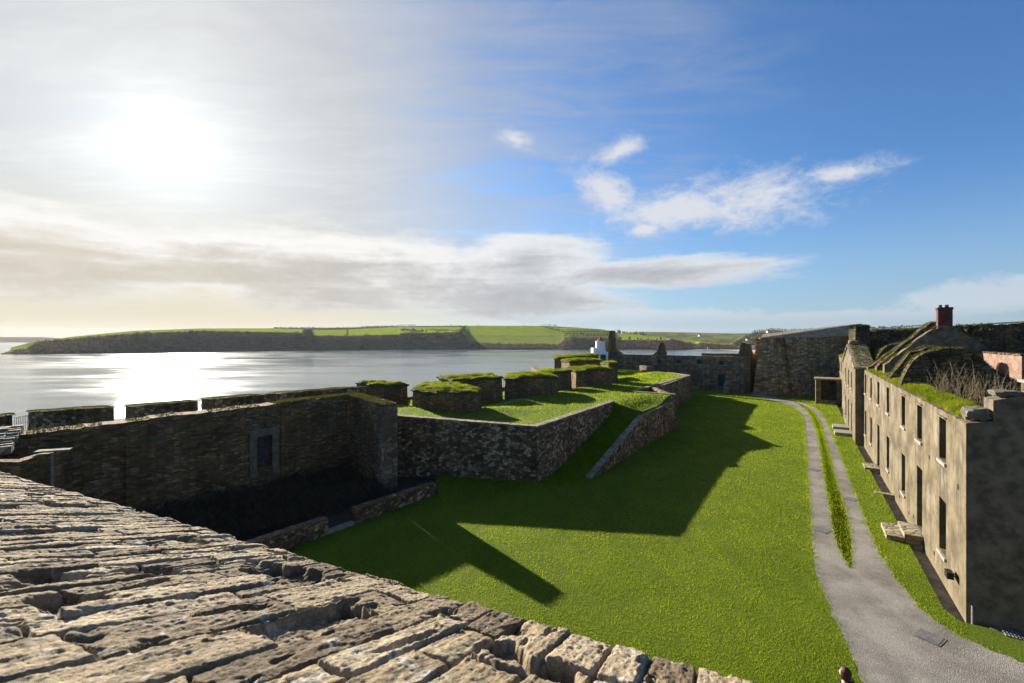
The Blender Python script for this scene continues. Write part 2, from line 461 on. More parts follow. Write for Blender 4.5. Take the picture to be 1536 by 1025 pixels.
def brick_mat(name, c1, c2, mortar, w=0.23, hh=0.075):
    m, nt, b = material(name)
    uv = nt.node('ShaderNodeUVMap').outputs[0]
    br = nt.node('ShaderNodeTexBrick', i_Vector=uv, i_Color1=c1, i_Color2=c2, i_Mortar=mortar, i_Scale=1.0)
    br.inputs['Brick Width'].default_value = w; br.inputs['Row Height'].default_value = hh; br.inputs['Mortar Size'].default_value = 0.009
    n = nt.noise(uv, 1.4, 5, 0.6)
    c = nt.mix(1.0, br.outputs[0], nt.mix(nt.ss(0.3, 0.7, n), (0.65,)*3, (1.2,)*3), 'MULTIPLY')
    nt.put(b.inputs['Base Color'], c); b.inputs['Roughness'].default_value = 0.9
    bp = nt.node('ShaderNodeBump', i_Height=nt.m('SUBTRACT', 1.0, br.outputs[1]), i_Strength=0.6, i_Distance=0.01); nt.put(b.inputs['Normal'], bp.outputs[0])
    return m
M['redbrick'] = brick_mat('red_brick', (0.10, 0.028, 0.022), (0.15, 0.046, 0.036), (0.10, 0.07, 0.055))
M['pinkbrick'] = brick_mat('pale_brick', (0.20, 0.105, 0.078), (0.25, 0.15, 0.11), (0.22, 0.18, 0.14))

def road_mat():
    m, nt, b = material('gravel')
    pos = nt.node('ShaderNodeNewGeometry').outputs['Position']
    n1 = nt.noise(pos, 0.5, 5, 0.6); n2 = nt.noise(pos, 18, 5, 0.75)
    vo = nt.node('ShaderNodeTexVoronoi', i_Vector=pos, i_Scale=52.0)
    sep = nt.node('ShaderNodeSeparateColor', i_0=vo.outputs['Color'])
    c = nt.mix(nt.ss(0.35, 0.65, n1), (0.16, 0.142, 0.120), (0.27, 0.245, 0.212))
    c = nt.mix(1.0, c, nt.ramp(sep.outputs[0], [(0, (0.72, 0.72, 0.73)), (0.85, (1.1, 1.1, 1.1)), (1, (1.5, 1.5, 1.45))]), 'MULTIPLY')
    n5 = nt.noise(pos, 1.3, 4, 0.65)
    c = nt.mix(nt.m('MULTIPLY', nt.ss(0.6, 0.7, n5), 0.35), c, (0.12, 0.105, 0.09))
    nt.put(b.inputs['Base Color'], c); b.inputs['Roughness'].default_value = 0.95
    h = nt.m('ADD', nt.m('MULTIPLY', vo.outputs['Distance'], -1.0), n2)
    bp = nt.node('ShaderNodeBump', i_Height=h, i_Strength=0.8, i_Distance=0.02); nt.put(b.inputs['Normal'], bp.outputs[0])
    return m
M['road'] = road_mat()

def slab_mat():
    m, nt, b = material('weathered_parapet_stone')
    tc = nt.node('ShaderNodeTexCoord'); ob = tc.outputs['Object']; uv = nt.node('ShaderNodeUVMap').outputs[0]
    at_ = nt.node('ShaderNodeAttribute', attribute_name='stone'); sep = nt.node('ShaderNodeSeparateColor', i_0=at_.outputs['Color'])
    fine = nt.noise(ob, 55, 6, 0.7); mid = nt.noise(ob, 9, 6, 0.65); grain = nt.noise(nt.map(uv, (34, 4, 1)), 1.0, 5, 0.6); big = nt.noise(ob, 2.2, 4, 0.6)
    t = nt.m('ADD', nt.m('MULTIPLY', sep.outputs[0], 0.5), nt.m('MULTIPLY', mid, 0.5))
    c = nt.ramp(t, [(0.2, (0.105, 0.072, 0.040)), (0.4, (0.22, 0.162, 0.092)), (0.58, (0.335, 0.256, 0.152)), (0.82, (0.47, 0.38, 0.25))])
    c = nt.mix(nt.m('MULTIPLY', nt.ss(0.48, 0.64, grain), 0.65), c, (0.10, 0.075, 0.05))
    c = nt.mix(nt.m('MULTIPLY', nt.ss(0.56, 0.7, big), 0.5), c, (0.21, 0.145, 0.09))
    ln = nt.noise(ob, 7.0, 6, 0.75, 0.4)
    c = nt.mix(nt.m('MULTIPLY', nt.ss(0.57, 0.66, ln), 0.75), c, (0.48, 0.45, 0.38))          # pale lichen
    bl = nt.noise(nt.map(ob, (1, 1, 1), (5, 2, 1)), 22, 4, 0.7)
    c = nt.mix(nt.m('MULTIPLY', nt.ss(0.60, 0.70, bl), 0.7), c, (0.07, 0.06, 0.05))             # black lichen
    c = nt.mix(sep.outputs[2], c, (0.10, 0.095, 0.02))                                           # moss cushions
    c = nt.mix(nt.m('MULTIPLY', sep.outputs[1], 0.75), c, (0.075, 0.055, 0.04))                     # earth in the joints
    gr2 = nt.noise(ob, 160, 3, 0.8)
    c = nt.mix(1.0, c, nt.ramp(fine, [(0.3, (0.6, 0.6, 0.6)), (0.7, (1.3, 1.3, 1.3))]), 'MULTIPLY')
    c = nt.mix(1.0, c, nt.ramp(gr2, [(0.3, (0.75, 0.75, 0.75)), (0.7, (1.2, 1.2, 1.2))]), 'MULTIPLY')
    nt.put(b.inputs['Base Color'], c); b.inputs['Roughness'].default_value = 0.9
    h = nt.m('ADD', nt.m('MULTIPLY', fine, 0.35), nt.m('MULTIPLY', grain, 0.5))
    bp = nt.node('ShaderNodeBump', i_Height=h, i_Strength=1.0, i_Distance=0.02); nt.put(b.inputs['Normal'], bp.outputs[0])
    return m
M['slab'] = slab_mat()

def water_mat():
    m, nt, b = material('sea_water')
    pos = nt.node('ShaderNodeNewGeometry').outputs['Position']
    n1 = nt.noise(nt.map(pos, (0.5, 0.9, 1), rot=(0, 0, 0.3)), 0.30, 8, 0.72)
    n2 = nt.noise(nt.map(pos, (0.35, 1.0, 1), rot=(0, 0, -0.25)), 0.035, 5, 0.65)
    b.inputs['Base Color'].default_value = (0.10, 0.135, 0.145, 1)
    b.inputs['IOR'].default_value = 1.42; b.inputs['Specular IOR Level'].default_value = 0.5
    nt.put(b.inputs['Roughness'], nt.m('ADD', 0.08, nt.m('MULTIPLY', nt.ss(0.35, 0.65, n2), 0.12)))
    h = nt.m('ADD', nt.m('MULTIPLY', n1, 0.55), nt.m('MULTIPLY', n2, 0.8))
    bp = nt.node('ShaderNodeBump', i_Height=h, i_Strength=1.0, i_Distance=0.26); nt.put(b.inputs['Normal'], bp.outputs[0])
    return m
M['water'] = water_mat()

def attr_mat(name, scale=0.05):
    m, nt, b = material(name)
    a = nt.node('ShaderNodeAttribute', attribute_name='col').outputs['Color']
    pos = nt.node('ShaderNodeNewGeometry').outputs['Position']
    n = nt.noise(pos, scale, 6, 0.65); n2 = nt.noise(pos, scale*6, 4, 0.6)
    c = nt.mix(1.0, a, nt.ramp(n, [(0.3, (0.72, 0.72, 0.72)), (0.7, (1.22, 1.22, 1.22))]), 'MULTIPLY')
    c = nt.mix(1.0, c, nt.ramp(n2, [(0.3, (0.8, 0.8, 0.8)), (0.7, (1.18, 1.18, 1.18))]), 'MULTIPLY')
    nt.put(b.inputs['Base Color'], c); b.inputs['Roughness'].default_value = 1.0; b.inputs['Specular IOR Level'].default_value = 0.0
    return m
M['hill'] = attr_mat('hill_fields')

exec_parts = []
# ================================================================== FOREGROUND PARAPET
def parapet():
    E = np.array([-0.909, 0.418]); E = E/np.linalg.norm(E); S = np.array([E[1], -E[0]])   # S points out over the courtyard
    P0 = np.array([0.197, 1.64]); Z0 = H-1.046; SL = 0.33
    root = thing('stone_parapet', (P0[0], P0[1], Z0), 'broad sloping parapet top of long weathered slabs in the near foreground', 'parapet')
    r = np.random.RandomState(3)
    ag = np.concatenate([np.arange(-3.0, -0.9, 0.02), np.arange(-0.9, 1.7, 0.0042), np.arange(1.7, 3.2, 0.006), np.arange(3.2, 5.6, 0.009), np.arange(5.6, 8.6, 0.03)])
    bg = np.concatenate([np.arange(0, 1.35, 0.0055), np.arange(1.35, 2.6, 0.03)])
    A, B = np.meshgrid(ag, bg)
    bounds = [-3.6]
    while bounds[-1] < 9.4:
        bounds.append(bounds[-1]+(r.uniform(0.10, 0.20) if bounds[-1] < 0.9 else 0.035+0.12*r.rand()**1.5))
    bounds = np.array(bounds); nc = len(bounds)
    eo = r.uniform(-0.028, 0.014, nc)
    Aw = A+0.020*fbm(B*1.1, A*0.5, 2.0, 2)+0.004*fbm(B*9, A*9, 5.0, 2)
    ci = np.clip(np.searchsorted(bounds, Aw)-1, 0, nc-2)
    edge = eo[ci]+0.012*fbm(A*14, 0.3, 1.0, 3)
    Bp = B+edge*np.exp(-B/0.12)
    w = bounds[ci+1]-bounds[ci]
    d1 = np.minimum(Aw-bounds[ci], bounds[ci+1]-Aw)
    Lc = r.uniform(0.22, 0.75, nc)[ci]; Lo = r.uniform(0, 1, nc)[ci]
    q = (Bp+0.03*fbm(A*6, B*6, 9.0, 2))/Lc+Lo
    bi = np.floor(q).astype(int); fq = q-bi
    d2 = np.minimum(fq, 1-fq)*Lc
    hid = _perm[(ci*7 & 255)+0]; hid = _perm[(hid+bi*13) & 255]
    h1 = hid/255.0; h2 = _perm[(hid+71) & 255]/255.0; h3 = _perm[(hid+33) & 255]/255.0
    jw = 0.005+0.007*np.clip(fbm(A*5, B*5, 3.0, 3)+0.5, 0, 1.3)
    j1 = 1-sstep(0.0, 1, d1/jw); j2 = 1-sstep(0, 1, d2/(jw*0.9))
    jf = np.where(Aw-bounds[ci] < bounds[ci+1]-Aw, _perm[ci & 255], _perm[(ci+1) & 255])/255.0
    joint = np.maximum(j1*(0.35+0.65*jf), j2*0.85)
    jdep = 0.022+0.026*np.clip(0.5+fbm(A*2.2, B*1.8, 4.0, 3), 0, 1.4)
    hgt = (h1-0.5)*0.012+(h2-0.5)*0.07*((Aw-bounds[ci])/w-0.5)*w*1.6+(h3-0.5)*0.05*(fq-0.5)*Lc
    hgt += -0.007*np.exp(-np.minimum(d1, d2)/0.006)                       # worn arrises
    hgt -= jdep*joint
    strata = fbm(A*30+h1*4, B*3.6, 1.0, 4)
    rid = 1-2*np.abs(fbm(A*26+h1*2, B*3.2+h2*5, 11.0, 4))
    led = fbm(A*14+h2*6, B*5+h1*6, 60.0, 4, 0.6); led = np.round(led*5)/5*0.75+led*0.25
    hgt += 0.003*strata+0.009*led+0.003*fbm(A*9, B*7, 8.0, 5, 0.65)+0.005*fbm(A*60, B*50, 6.0, 3, 0.7)+0.003*(rid-0.5)
    chip = fbm(A*11, B*4, 51.0, 5)
    hgt -= 0.018*sstep(0.30, 0.40, chip)
    pit = fbm(A*2.6+3.1, B*1.9, 14.0, 4)
    pm = sstep(0.27, 0.36, pit)*sstep(0.03, 0.2, B)
    hgt -= pm*(0.045+0.03*fbm(A*16, B*9, 2.2, 3))
    miss = (h2 > 0.93) & (B > 0.35)                                                       # a few stones gone
    hgt -= np.where(miss, 0.04*sstep(0, 0.03, np.minimum(d1, d2)), 0)
    hgt -= 0.014*(1-sstep(0, 0.03, B))
    mossm = sstep(0.40, 0.55, fbm(A*7+9, B*7, 21.0, 3))*sstep(-0.1, 0.3, fbm(A*1.2, B*1.2, 33.0, 2))
    hgt += 0.008*mossm
    X = P0[0]+E[0]*A-S[0]*Bp; Y = P0[1]+E[1]*A-S[1]*Bp; Z = Z0+SL*Bp+hgt
    # ragged front face under the lip
    rows = [(X, Y, Z)]
    nfr = 14
    zf = [0.02, 0.05, 0.08, 0.12, 0.16, 0.2, 0.25, 0.3, 0.36, 0.43, 0.5, 0.6, 0.7, 0.85]
    fx = []; fy = []; fz = []
    for k, dz in enumerate(zf):
        lay = np.floor(dz/0.12)
        off = edge[0]*max(0, 1-dz/0.14)+0.02*fbm(ag*6, dz*8, 40.0, 3)+0.01
        fx.append(P0[0]+E[0]*ag-S[0]*off); fy.append(P0[1]+E[1]*ag-S[1]*off); fz.append(np.full_like(ag, Z0-0.03-dz))
    X = np.vstack([np.array(fx)[::-1], X]); Y = np.vstack([np.array(fy)[::-1], Y]); Z = np.vstack([np.array(fz)[::-1], Z])
    nb, na = X.shape
    V = np.stack([X, Y, Z], -1).reshape(-1, 3)
    idx = np.arange(nb*na).reshape(nb, na)
    Fq = np.stack([idx[:-1, :-1], idx[1:, :-1], idx[1:, 1:], idx[:-1, 1:]], -1).reshape(-1, 4)
    bb = np.concatenate([-np.array(zf)[::-1], bg])
    UV = np.stack(np.broadcast_arrays(np.vstack([np.tile(ag, (nfr, 1)), Aw]), bb[:, None]), -1).reshape(-1, 2)
    me = mesh_np(V, Fq, UV)
    pad = lambda q: np.vstack([np.tile(q[0], (nfr, 1)), q])
    colr = np.stack([pad(h3), pad(np.maximum(joint, pm*0.5)), pad(mossm), np.ones((nb, na))], -1).reshape(-1, 4)
    a = me.color_attributes.new('stone', 'FLOAT_COLOR', 'POINT'); a.data.foreach_set('color', colr.astype(np.float32).ravel())
    finish('slab_top', me, M['slab'], root, True)
    # masonry below and platform behind
    p = lambda a_, b_: (P0[0]+E[0]*a_-S[0]*b_, P0[1]+E[1]*a_-S[1]*b_)
    ribbon_wall('wall_face', [p(-14, 0.05), p(14, 0.05)], [Z0-0.6]*2, -0.3, 2.4, M['terrace'], root, side=1, ds=0.5, dz=0.5, toprough=0.0, seed=5)
    # a few living tufts in the joints
    pts = []
    for i in range(9):
        a_ = r.uniform(-0.7, 4.5); b_ = r.uniform(0.02, 1.1)
        c = p(a_, b_); z = Z0+SL*b_-0.012
        for k in range(r.randint(4, 16)):
            pts.append((c[0]+r.normal(0, 0.008), c[1]+r.normal(0, 0.008), z))
    g = blades('joint_grass', np.array(pts), 0.018, 0.002, M['moss'], root, 3, 0.9); g['kind'] = 'stuff'
parapet()

# ================================================================== GROUND, SEA
plateau = [(-60, -60), (-46, 5), (-36, 26), (-19, 45), (-3, 58), (1, 78), (-2, 100), (20, 112), (60, 104), (110, 112), (190, 70), (190, -60)]
g = ground_poly('ground', plateau, -0.25, M['soil'], skirt=13.0)
sea = MB(); R = 4500.0
sea.poly([(-R, -R, -12), (R, -R, -12), (R, R, -12), (-R, R, -12)])
o = sea.build('sea', M['water']); o['kind'] = 'structure'

# courtyard turf; its right edge is the lip of the paved strip along the barracks
BC = Vector((14.6, 14.64)); BD = Vector((0.538, 0.843)); BN = Vector((-0.843, 0.538))   # barracks corner, run, outward
def B2(s, k=0.0):      # s along the front, k into the building
    q = BC+BD*s-BN*k
    return (q.x, q.y)
TD = Vector((0.544, 0.839))
lawn = [(-13.6, 14.0), (-4.3, 26.4), (-5.2, 30.4), (1.6, 28.85), (9.1, 40.3), (15.4, 46.5), (15.4, 52.0), (26.0, 69.5), (24.6, 86.0), (38.5, 75.2), (42, 88), (52, 86), (50, 71.5), B2(62, -0.55), B2(28.9, -0.6), B2(0.3, -0.48), B2(-0.3, -0.2), B2(-0.35, 30), (60, -12), (-30, -12), (-22, 4)]
lawn_o = ground_poly('lawn', lawn, 0.0, M['lawn'], skirt=0.3)

def road_px(pairs): return [P(x, y) for x, y in pairs]
left_l = [(1330,1080),(1294,1025),(1281,990),(1250.5,926),(1227,879),(1218.5,825),(1215,770),(1212,714),(1206.4,646),(1205,626),(1193.7,612),(1165,602),(1120,591.5)]
left_r = [(1119,587.5),(1171,597.5),(1193,603.5),(1205,612),(1216,623),(1225,646),(1232,680),(1236,714),(1244,757),(1252,808),(1266,838),(1277,853)]
right_l = [(1277,853),(1278,815),(1271,774),(1254,724),(1246,690),(1239,665.6),(1230.6,634),(1219,617),(1208,609),(1193,603.5)]
right_r = [(1205,604.6),(1225,612),(1239,626),(1253,660),(1262,684),(1277,724),(1301,788),(1324.6,838),(1351.5,879),(1385,919),(1439,953),(1489.5,976),(1536,993),(1640,1030)]
def smooth(pl, n=2, keep=True):
    for _ in range(n):
        q = [pl[0]]
        for a, b in zip(pl, pl[1:]):
            q += [(a[0]*.75+b[0]*.25, a[1]*.75+b[1]*.25), (a[0]*.25+b[0]*.75, a[1]*.25+b[1]*.75)]
        q.append(pl[-1]); pl = q
    return pl
LL = smooth(road_px(left_l)); LR = smooth(road_px(left_r)); RL = smooth(road_px(right_l)); RR = smooth(road_px(right_r))
def ragged(pl, amp, seed):
    out = []
    for i, (a, b) in enumerate(zip(pl, pl[1:])):
        L = math.hypot(b[0]-a[0], b[1]-a[1]); n = max(1, int(L/0.25))
        for k in range(n):
            t = k/n; x = a[0]+(b[0]-a[0])*t; y = a[1]+(b[1]-a[1])*t
            d = amp*float(fbm(x*1.6, y*1.6, seed, 3)); out.append((x+d, y+d*0.3))
    out.append(pl[-1]); return out
LL = ragged(LL, 0.14, 1); LR = ragged(LR, 0.09, 2); RL = ragged(RL, 0.09, 3); RR = ragged(RR, 0.24, 4)
# the drive is one sheet: left edge up, across the far end, right edge back down, with the grass island cut out
near_r = [(RR[-1][0], RR[-1][1]), (16.5, 4.0), (10.0, 4.0)]
track_left = LL+LR                       # from the foot of the left edge, up, and back down to the island's tip
island = [p for p in LR[::-1]][:0]
tip = LR[-1]
driveA = LL+LR+[]                        # left track
o = ground_poly('drive', LL+LR+RL[1:]+RR+near_r, 0.004, M['road'])
ROADPOLY = LL+LR+RL[1:]+RR+near_r
# paved strip at the foot of the barracks
pv = MB()
for s0 in np.arange(-0.3, 62, 1.55):
    s1 = s0+1.53
    z = -0.2+random.uniform(-0.004, 0.004)
    pv.poly([(*B2(s0, -0.75), z), (*B2(s0, 0.02), z), (*B2(s1, 0.02), z), (*B2(s1, -0.75), z)])
pvm = flat('worn_flags', (0.20, 0.175, 0.13), 0.9, 0, 0.35, 3, 0.01)
o = pv.build('pavement', pvm); o['kind'] = 'structure'

# ================================================================== TERRACE
TA = Vector((1.57, 28.7)); TNr = Vector((0.839, -0.544))
def T2(s, t=0.0):       # s along the terrace wall / ramp, t to the right of it
    q = TA+TD*s+TNr*t
    return (q.x, q.y)
ZT = 3.40
terr = [(-10.1, 31.65), T2(0, -0.35), T2(13.2, -0.35), T2(13.2, 2.5), (16.0, 45.8), (13.2, 48.3), (26.8, 69.2), (25.2, 78.2), (22.0, 94), (17, 96), (6, 92), (4.5, 62), (-1, 50), (-10, 43), (-14.5, 38.5)]
def terr_z(x, y):
    s = (x-TA.x)*TD.x+(y-TA.y)*TD.y; t = (x-TA.x)*TNr.x+(y-TA.y)*TNr.y
    z = ZT-0.04+0.16*fbm(np.asarray(x)*0.14, np.asarray(y)*0.14, 3.0, 3)*sstep(1.0, 4.0, -t)
    # gentle mounds along the gun platforms
    z = z+0.30*np.exp(-((t+6.2)/1.6)**2)*(0.5+0.5*np.sin(s*0.55))*sstep(1, 5, s)
    z = z-0.22*sstep(7.2, 9.5, -t)*sstep(0.5, 3.0, s)
    z = z+0.40*np.clip((1.57-np.asarray(x))/11.8, 0, 1)*(1-sstep(0.0, 5.0, s))
    head = sstep(12.4, 13.6, s)*sstep(0.0, 2.6, t)*(1-sstep(17.5, 22.0, s))
    return z-0.60*head-0.12*sstep(20, 26, s)
ground_poly('terrace_lawn', terr, ZT, M['lawn'], step=0.6, zf=terr_z, skirt=0.6)
def ramp_z(x, y):
    s = (x-TA.x)*TD.x+(y-TA.y)*TD.y; t = (x-TA.x)*TNr.x+(y-TA.y)*TNr.y
    z = np.interp(s, [0, 2.2, 13.0, 13.5], [0.004, 0.03, 2.36, 2.72])
    return z+np.clip(1-t/2.6, 0, 1)*0.45*sstep(12.2, 13.4, s)
ground_poly('ramp', [T2(0.0, 0.0), T2(1.5, 2.6), T2(13.5, 2.6), T2(13.5, 0.0)], 0, M['lawn'], step=0.5, zf=ramp_z, skirt=0.3)
# lit gravel path behind the merlons
pth = MB()
for i in range(6, 26):
    s0 = -8+i*1.6
    q = [T2(s0, -7.4), T2(s0+1.6, -7.4), T2(s0+1.6, -8.3), T2(s0, -8.3)]
    pth.poly([(x, y, float(terr_z(np.array(x), np.array(y)))+0.03) for x, y in q][::-1])
o = pth.build('path', M['road']); o['kind'] = 'structure'

tw = thing('retaining_wall', (TA.x, TA.y, 0), 'rubble retaining wall with a sharp corner holding up the sunlit terrace lawn', 'wall')
ribbon_wall('wall', [(-10.2, 31.3), (TA.x, TA.y), T2(13.8)], [3.80, 3.38, 3.42], -0.25, 0.6, M['terrace'], tw, ds=0.3, dz=0.3, rough=0.05, toprough=0.025, batter=0.12, seed=2)
cp = MB()
def coping(mb, path, z, w, th, out=0.04, seed=0, side=1):
    r = random.Random(seed)
    for a, b, za, zb in [(path[i], path[i+1], z[i], z[i+1]) for i in range(len(path)-1)]:
        a = Vector(a); b = Vector(b); L = (b-a).length; d = (b-a)/L; n = Vector((-d.y, d.x))*side; s = 0
        while s < L-0.05:
            l = min(r.uniform(0.35, 0.8), L-s); p = a+d*s; q = a+d*(s+l-0.012)
            z0 = za+(zb-za)*s/L+r.uniform(-0.012, 0.012); z1 = za+(zb-za)*(s+l)/L+r.uniform(-0.012, 0.012)
            o0 = out+r.uniform(-0.02, 0.02)
            pl = [p-n*o0, q-n*o0, q+n*w, p+n*w]
            if side < 0: pl = pl[::-1]; zz = [z0, z1, z1, z0][::-1]
            else: zz = [z0, z1, z1, z0]
            mb.prism([(v.x, v.y) for v in pl], [v-th for v in zz], zz)
            s += l
coping(cp, [(-10.2, 31.3), (TA.x, TA.y), T2(13.8)], [3.88, 3.46, 3.50], 0.5, 0.09, 0.03, 1)
cp.build('coping', M['capstone'], tw)

rw = thing('ramp_wall', (*T2(2.6, 2.73), 0), 'stone wall with a sloping flagged top beside the grass ramp', 'wall')
rp = [T2(2.2, 2.73), T2(13.2, 2.73), (16.25, 45.55)]
ribbon_wall('wall', rp, [0.06, 2.50, 2.74], -0.25, -0.0+0.45, M['terrace'], rw, side=1, ds=0.3, dz=0.3, rough=0.045, toprough=0.015, seed=4, batter=0.08)
cp = MB(); coping(cp, rp, [0.13, 2.58, 2.81], 0.42, 0.08, 0.03, 2)
cp.build('coping', M['capstone'], rw)
jw = thing('parapet_wall', (12.1, 45.8, 3), 'low angled parapet wall closing the terrace above the courtyard past the ramp', 'wall')
ribbon_wall('jog_wall', [(12.75, 48.2), (16.3, 45.6)], [3.36, 3.35], -0.25, 0.45, M['terrace'], jw, ds=0.3, dz=0.3, rough=0.04, toprough=0.015, seed=6)
ribbon_wall('long_wall', [(16.3, 45.6), (16.6, 52.2), (27.2, 69.3), (26.6, 73.5), (25.3, 78.4)], [3.35, 3.36, 3.36, 3.36, 3.36], -0.25, 0.5, M['terrace'], jw, ds=0.4, dz=0.4, rough=0.05, toprough=0.02, batter=0.1, seed=8)
cp = MB(); coping(cp, [(12.75, 48.2), (16.3, 45.6)], [3.43, 3.42], 0.42, 0.08, 0.03, 3)
coping(cp, [(13.6, 49.3), (27.2, 69.3)], [3.42, 3.43], 0.5, 0.09, 0.03, 4); coping(cp, [(27.2, 69.3), (26.6, 73.5), (25.3, 78.4)], [3.43, 3.43, 3.43], 0.5, 0.09, 0.03, 5)
cp.build('coping', M['capstone'], jw)
ribbon_wall('inner_wall', [(13.6, 49.3), (27.2, 69.3)], [3.35, 3.36], -0.25, 0.5, M['terrace'], jw, ds=0.4, dz=0.4, rough=0.05, toprough=0.02, batter=0.1, seed=9)
bw = thing('boundary_wall', (22, 84, 3), 'thin low wall standing on the terrace grass before the roofless range', 'wall')
ribbon_wall('wall', [(24.6, 79.0), (21.6, 92.0)], [4.0, 4.05], 3.2, 0.4, M['barrackstone'], bw, side=1, ds=0.5, seed=12)
cp = MB(); coping(cp, [(24.6, 79.0), (21.6, 92.0)], [4.09, 4.14], 0.36, 0.08, 0.03, 6); cp.build('coping', M['capstone'], bw)

# ================================================================== LEFT RUIN
lr = thing('ruined_wall', (-11.5, 32, 0), 'tall dark ruined wall with a blocked stone-framed window and moss on its top', 'wall')
WA = Vector((-11.0, 30.4)); WB = Vector((-22.1, 17.9)); WD = (WB-WA).normalized(); WL = (WB-WA).length
WN = Vector((-WD.y, WD.x))        # towards the courtyard / camera side
if WN.dot(-WA) < 0: WN = -WN
W2 = lambda u, k=0.0: (WA.x+WD.x*u-WN.x*k, WA.y+WD.y*u-WN.y*k)
# wing wall towards the lawn, ending at a squared pale end
ribbon_wall('wing_wall', [(-11.25, 30.75), (-7.75, 27.1)], [5.25, 5.06], -0.3, 1.0, M['ruin'], lr, side=1, ds=0.25, dz=0.3, rough=0.05, toprough=0.07, seed=20)
for i in range(11):      # larger dressed stones at its free end
    qa = Vector((-7.75, 27.1)); qd = Vector((-0.692, 0.722)); qn_ = Vector((0.722, 0.692)); ql = 0.62 if i % 2 else 0.36
    pl = [qa-qd*0.035-qn_*0.03, qa-qd*0.035+qn_*1.03, qa+qd*ql+qn_*1.03, qa+qd*ql-qn_*0.03]
    mb = MB(); z_ = -0.1+i*0.455; mb.prism([(v.x, v.y) for v in pl], z_, z_+0.44); mb.build('quoin', M['barrackstone'], lr)
# front wall with its window niche: u from the inner corner to the left
n0, n1, nz0, nz1 = 4.75, 5.6, 1.55, 3.35
def plank_wall(mb, f, u0, u1, z0, z1, du=0.3, dz=0.3, seed=0, rough=0.05):
    nu = max(1, int(round((u1-u0)/du))); nz = max(1, int(round((z1-z0)/dz)))
    for i in range(nu):
        for j in range(nz):
            a0 = u0+(u1-u0)*i/nu; a1 = u0+(u1-u0)*(i+1)/nu; b0 = z0+(z1-z0)*j/nz; b1 = z0+(z1-z0)*(j+1)/nz
            q = []
            for a, b in ((a0, b0), (a1, b0), (a1, b1), (a0, b1)):
                k = rough*float(fbm(a*2.1, b*2.1, seed, 3))
                x, y = f(a, k); q.append((x, y, b))
            mb.poly(q, [(a0, b0), (a1, b0), (a1, b1), (a0, b1)])
fw = MB()
plank_wall(fw, W2, 0, n0, -0.3, 4.78, 0.35, 0.35, 3.3); plank_wall(fw, W2, n1, WL, -0.3, 4.78, 0.35, 0.35, 3.3)
plank_wall(fw, W2, n0, n1, -0.3, nz0, 0.3, 0.35, 3.3); plank_wall(fw, W2, n0, n1, nz1, 4.78, 0.3, 0.35, 3.3)
for (a, b) in ((n0, n0), (n1, n1)):
    fw.poly([(*W2(a, 0), nz0), (*W2(a, 0.5), nz0), (*W2(a, 0.5), nz1), (*W2(a, 0), nz1)])
fw.poly([(*W2(n0, 0), nz0), (*W2(n1, 0), nz0), (*W2(n1, 0.5), nz0), (*W2(n0, 0.5), nz0)])
fw.poly([(*W2(n0, 0), nz1), (*W2(n1, 0), nz1), (*W2(n1, 0.5), nz1), (*W2(n0, 0.5), nz1)])
fw.build('front_wall', M['ruin'], lr)
tops = [5.20, 5.17, 5.10, 5.05, 5.05, 4.98, 4.96, 4.92, 4.88]
us = [0, 3.9, 4.3, 7.5, 10.2, 10.6, 12, 14.2, WL]
ribbon_wall('wall_head', [W2(u, -0.02) for u in us][::-1], tops[::-1], 4.74, 1.1, M['ruin'], lr, side=1, ds=0.2, dz=0.12, rough=0.03, toprough=0.06, seed=22)
for (u0, u1, kk) in ((3.6, 3.75, 0.12), (10.6, 10.9, 0.16)):          # shallow pilasters
    bt = MB(); plank_wall(bt, lambda u, k: W2(u, -kk+k), u0, u1+0.5, -0.3, 4.78, 0.3, 0.35, 5.0)
    for u in (u0, u1+0.5):
        bt.poly([(*W2(u, 0.05), -0.3), (*W2(u, -kk), -0.3), (*W2(u, -kk), 4.78), (*W2(u, 0.05), 4.78)])
    bt.build('pilaster', M['ruin'], lr)
fr = MB()
frm = flat('dressed_frame', (0.155, 0.122, 0.080), 0.9, 0, 0.25, 4, 0.01)
def wbox(mb, u0, u1, z0, z1, k0, k1):
    pl = [W2(u0, k0), W2(u1, k0), W2(u1, k1), W2(u0, k1)]
    mb.prism(pl if sum(pl[i][0]*pl[(i+1) % 4][1]-pl[(i+1) % 4][0]*pl[i][1] for i in range(4)) > 0 else pl[::-1], z0, z1)
wbox(fr, n0-0.36, n0, nz0-0.45, nz1, -0.10, 0.12); wbox(fr, n1, n1+0.36, nz0-0.45, nz1, -0.10, 0.12); wbox(fr, n0-0.36, n1+0.36, nz1+0.002, nz1+0.42, -0.115, 0.1)
wf = fr.build('window_surround', frm, lr)
bl = MB(); wbox(bl, n0, n1, nz0, nz1, 0.42, 0.5); bl.build('blocking', flat('window_blocking', (0.075, 0.066, 0.055), 0.9, 0, 0.3, 4, 0.02), wf)
ho = MB()
for i in range(9):
    u = 6.2+i*0.36; wbox(ho, u, u+0.16, 2.55-0.02*i, 2.75-0.02*i, -0.035, 0.05)
ho.build('corbel', M['ruin'], lr)
